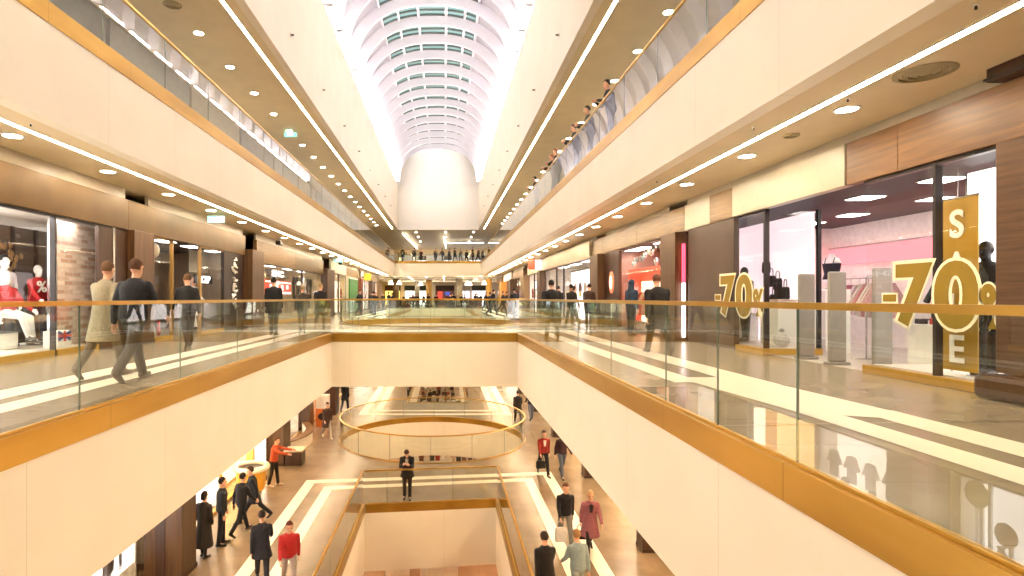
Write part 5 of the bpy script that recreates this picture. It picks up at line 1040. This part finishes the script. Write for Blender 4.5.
# ---- lowest floor: stalls of goods seen through the openings
random.seed(11)
def stall(label, x, y, w, d, n, tone, grp):
    r = empty('goods_stall', (x, y, L0F), label, 'stall'); MB().box(x-w/2, x+w/2, y-d/2, y+d/2, L0F+.004, L0F+.8).build('body', paint('#efe6da', .5), r, bevel=.02); MB().box(x-w/2-.05, x+w/2+.05, y-d/2-.05, y+d/2+.05, L0F+.8, L0F+.85).build('table_top', paint('#efe4d4', .4), r)
    for i in range(n):
        c = random.choice(tone); box_thing('goods_box', f'goods box on the {label}, {ordn(i)} along', x-w/2+.2+(w-.4)*i/max(1, n-1), y+random.uniform(-.15, .15), L0F+.852, (w/n)*.8, .4, random.uniform(.25, .6), c, 'goods box', grp, lid=False)
TN = ['#a83228', '#2a2220', '#e8dccc', '#6a3a2c', '#d8b8a0', '#3a2c2c', '#c86a58', '#f2ece2']
stall('left stall below the round opening', -1.0, 38.7, 3.0, 1.0, 8, TN, 'goods seen through the round opening'); stall('right stall below the round opening', 2.4, 38.7, 3.2, 1.0, 8, TN, 'goods seen through the round opening')
stall('white table below the man in the suit', -.2, 24.3, 1.6, .9, 5, ['#f2ece2', '#efe4da', '#a83228', '#e8dccc'], 'goods below the man'); stall('left table below the man in the suit', -2.0, 24.3, 1.0, .9, 4, TN, 'goods below the man at the left')
for i in range(4): stall(f'{ordn(i)} stall row below the far opening', -.6+.5*(i % 2), 58.5+3.2*i, 4.6, 1.0, 9, TN, f'goods on stall row {i}')
struct(MB().box(-11.8, 10.7, 76, 76.2, L0F, L0C), 'wall_lowest_far', [paint('#d8b8a0', .6)])

# look-alikes that differ only by place are told apart by their order across the view
dup = {}
for o in COL.objects:
    if o.parent is None and o.get('label'): dup.setdefault(o['label'], []).append(o)
for l, os_ in dup.items():
    if len(os_) > 1:
        for i, o in enumerate(sorted(os_, key=lambda o: o.location.x/max(o.location.y, 1))): o['label'] = f'{l}, {ordn(i)} from the left'
# ------------------------------------------------------------------ sky, camera, render look
w = bpy.data.worlds.new('dusk_sky'); SC.world = w; w.use_nodes = True; nd, lk = w.node_tree.nodes, w.node_tree.links
bg = nd['Background']; tc = nd.new('ShaderNodeTexCoord'); nz = nd.new('ShaderNodeTexNoise'); cr = nd.new('ShaderNodeValToRGB'); nz.inputs['Scale'].default_value = 3
cr.color_ramp.elements[0].color = (*lin('#8fa39c'), 1); cr.color_ramp.elements[1].color = (*lin('#c4d6d4'), 1)
lk.new(tc.outputs['Generated'], nz.inputs['Vector']); lk.new(nz.outputs['Fac'], cr.inputs[0]); lk.new(cr.outputs[0], bg.inputs[0]); bg.inputs[1].default_value = .42
cam = bpy.data.cameras.new('camera'); co = bpy.data.objects.new('camera', cam); COL.objects.link(co)
co.location = (0, 0, EYE); co.rotation_euler = (pi/2, 0, 0); cam.sensor_width = 36; cam.lens = 36*560/1024
cam.shift_x = (512-444)/1024; cam.shift_y = (298-288)/1024; cam.clip_start = .05; cam.clip_end = 400
SC.camera = co
SC.view_settings.view_transform = 'Standard'; SC.view_settings.look = 'None'; SC.view_settings.gamma = 1; SC.view_settings.use_curve_mapping = False
SC.view_settings.exposure = EXPO
cy = SC.cycles; cy.use_denoising = True; cy.max_bounces = 8; cy.diffuse_bounces = 4; cy.glossy_bounces = 4; cy.transparent_max_bounces = 40; cy.sample_clamp_indirect = 6; cy.caustics_reflective = False; cy.caustics_refractive = False
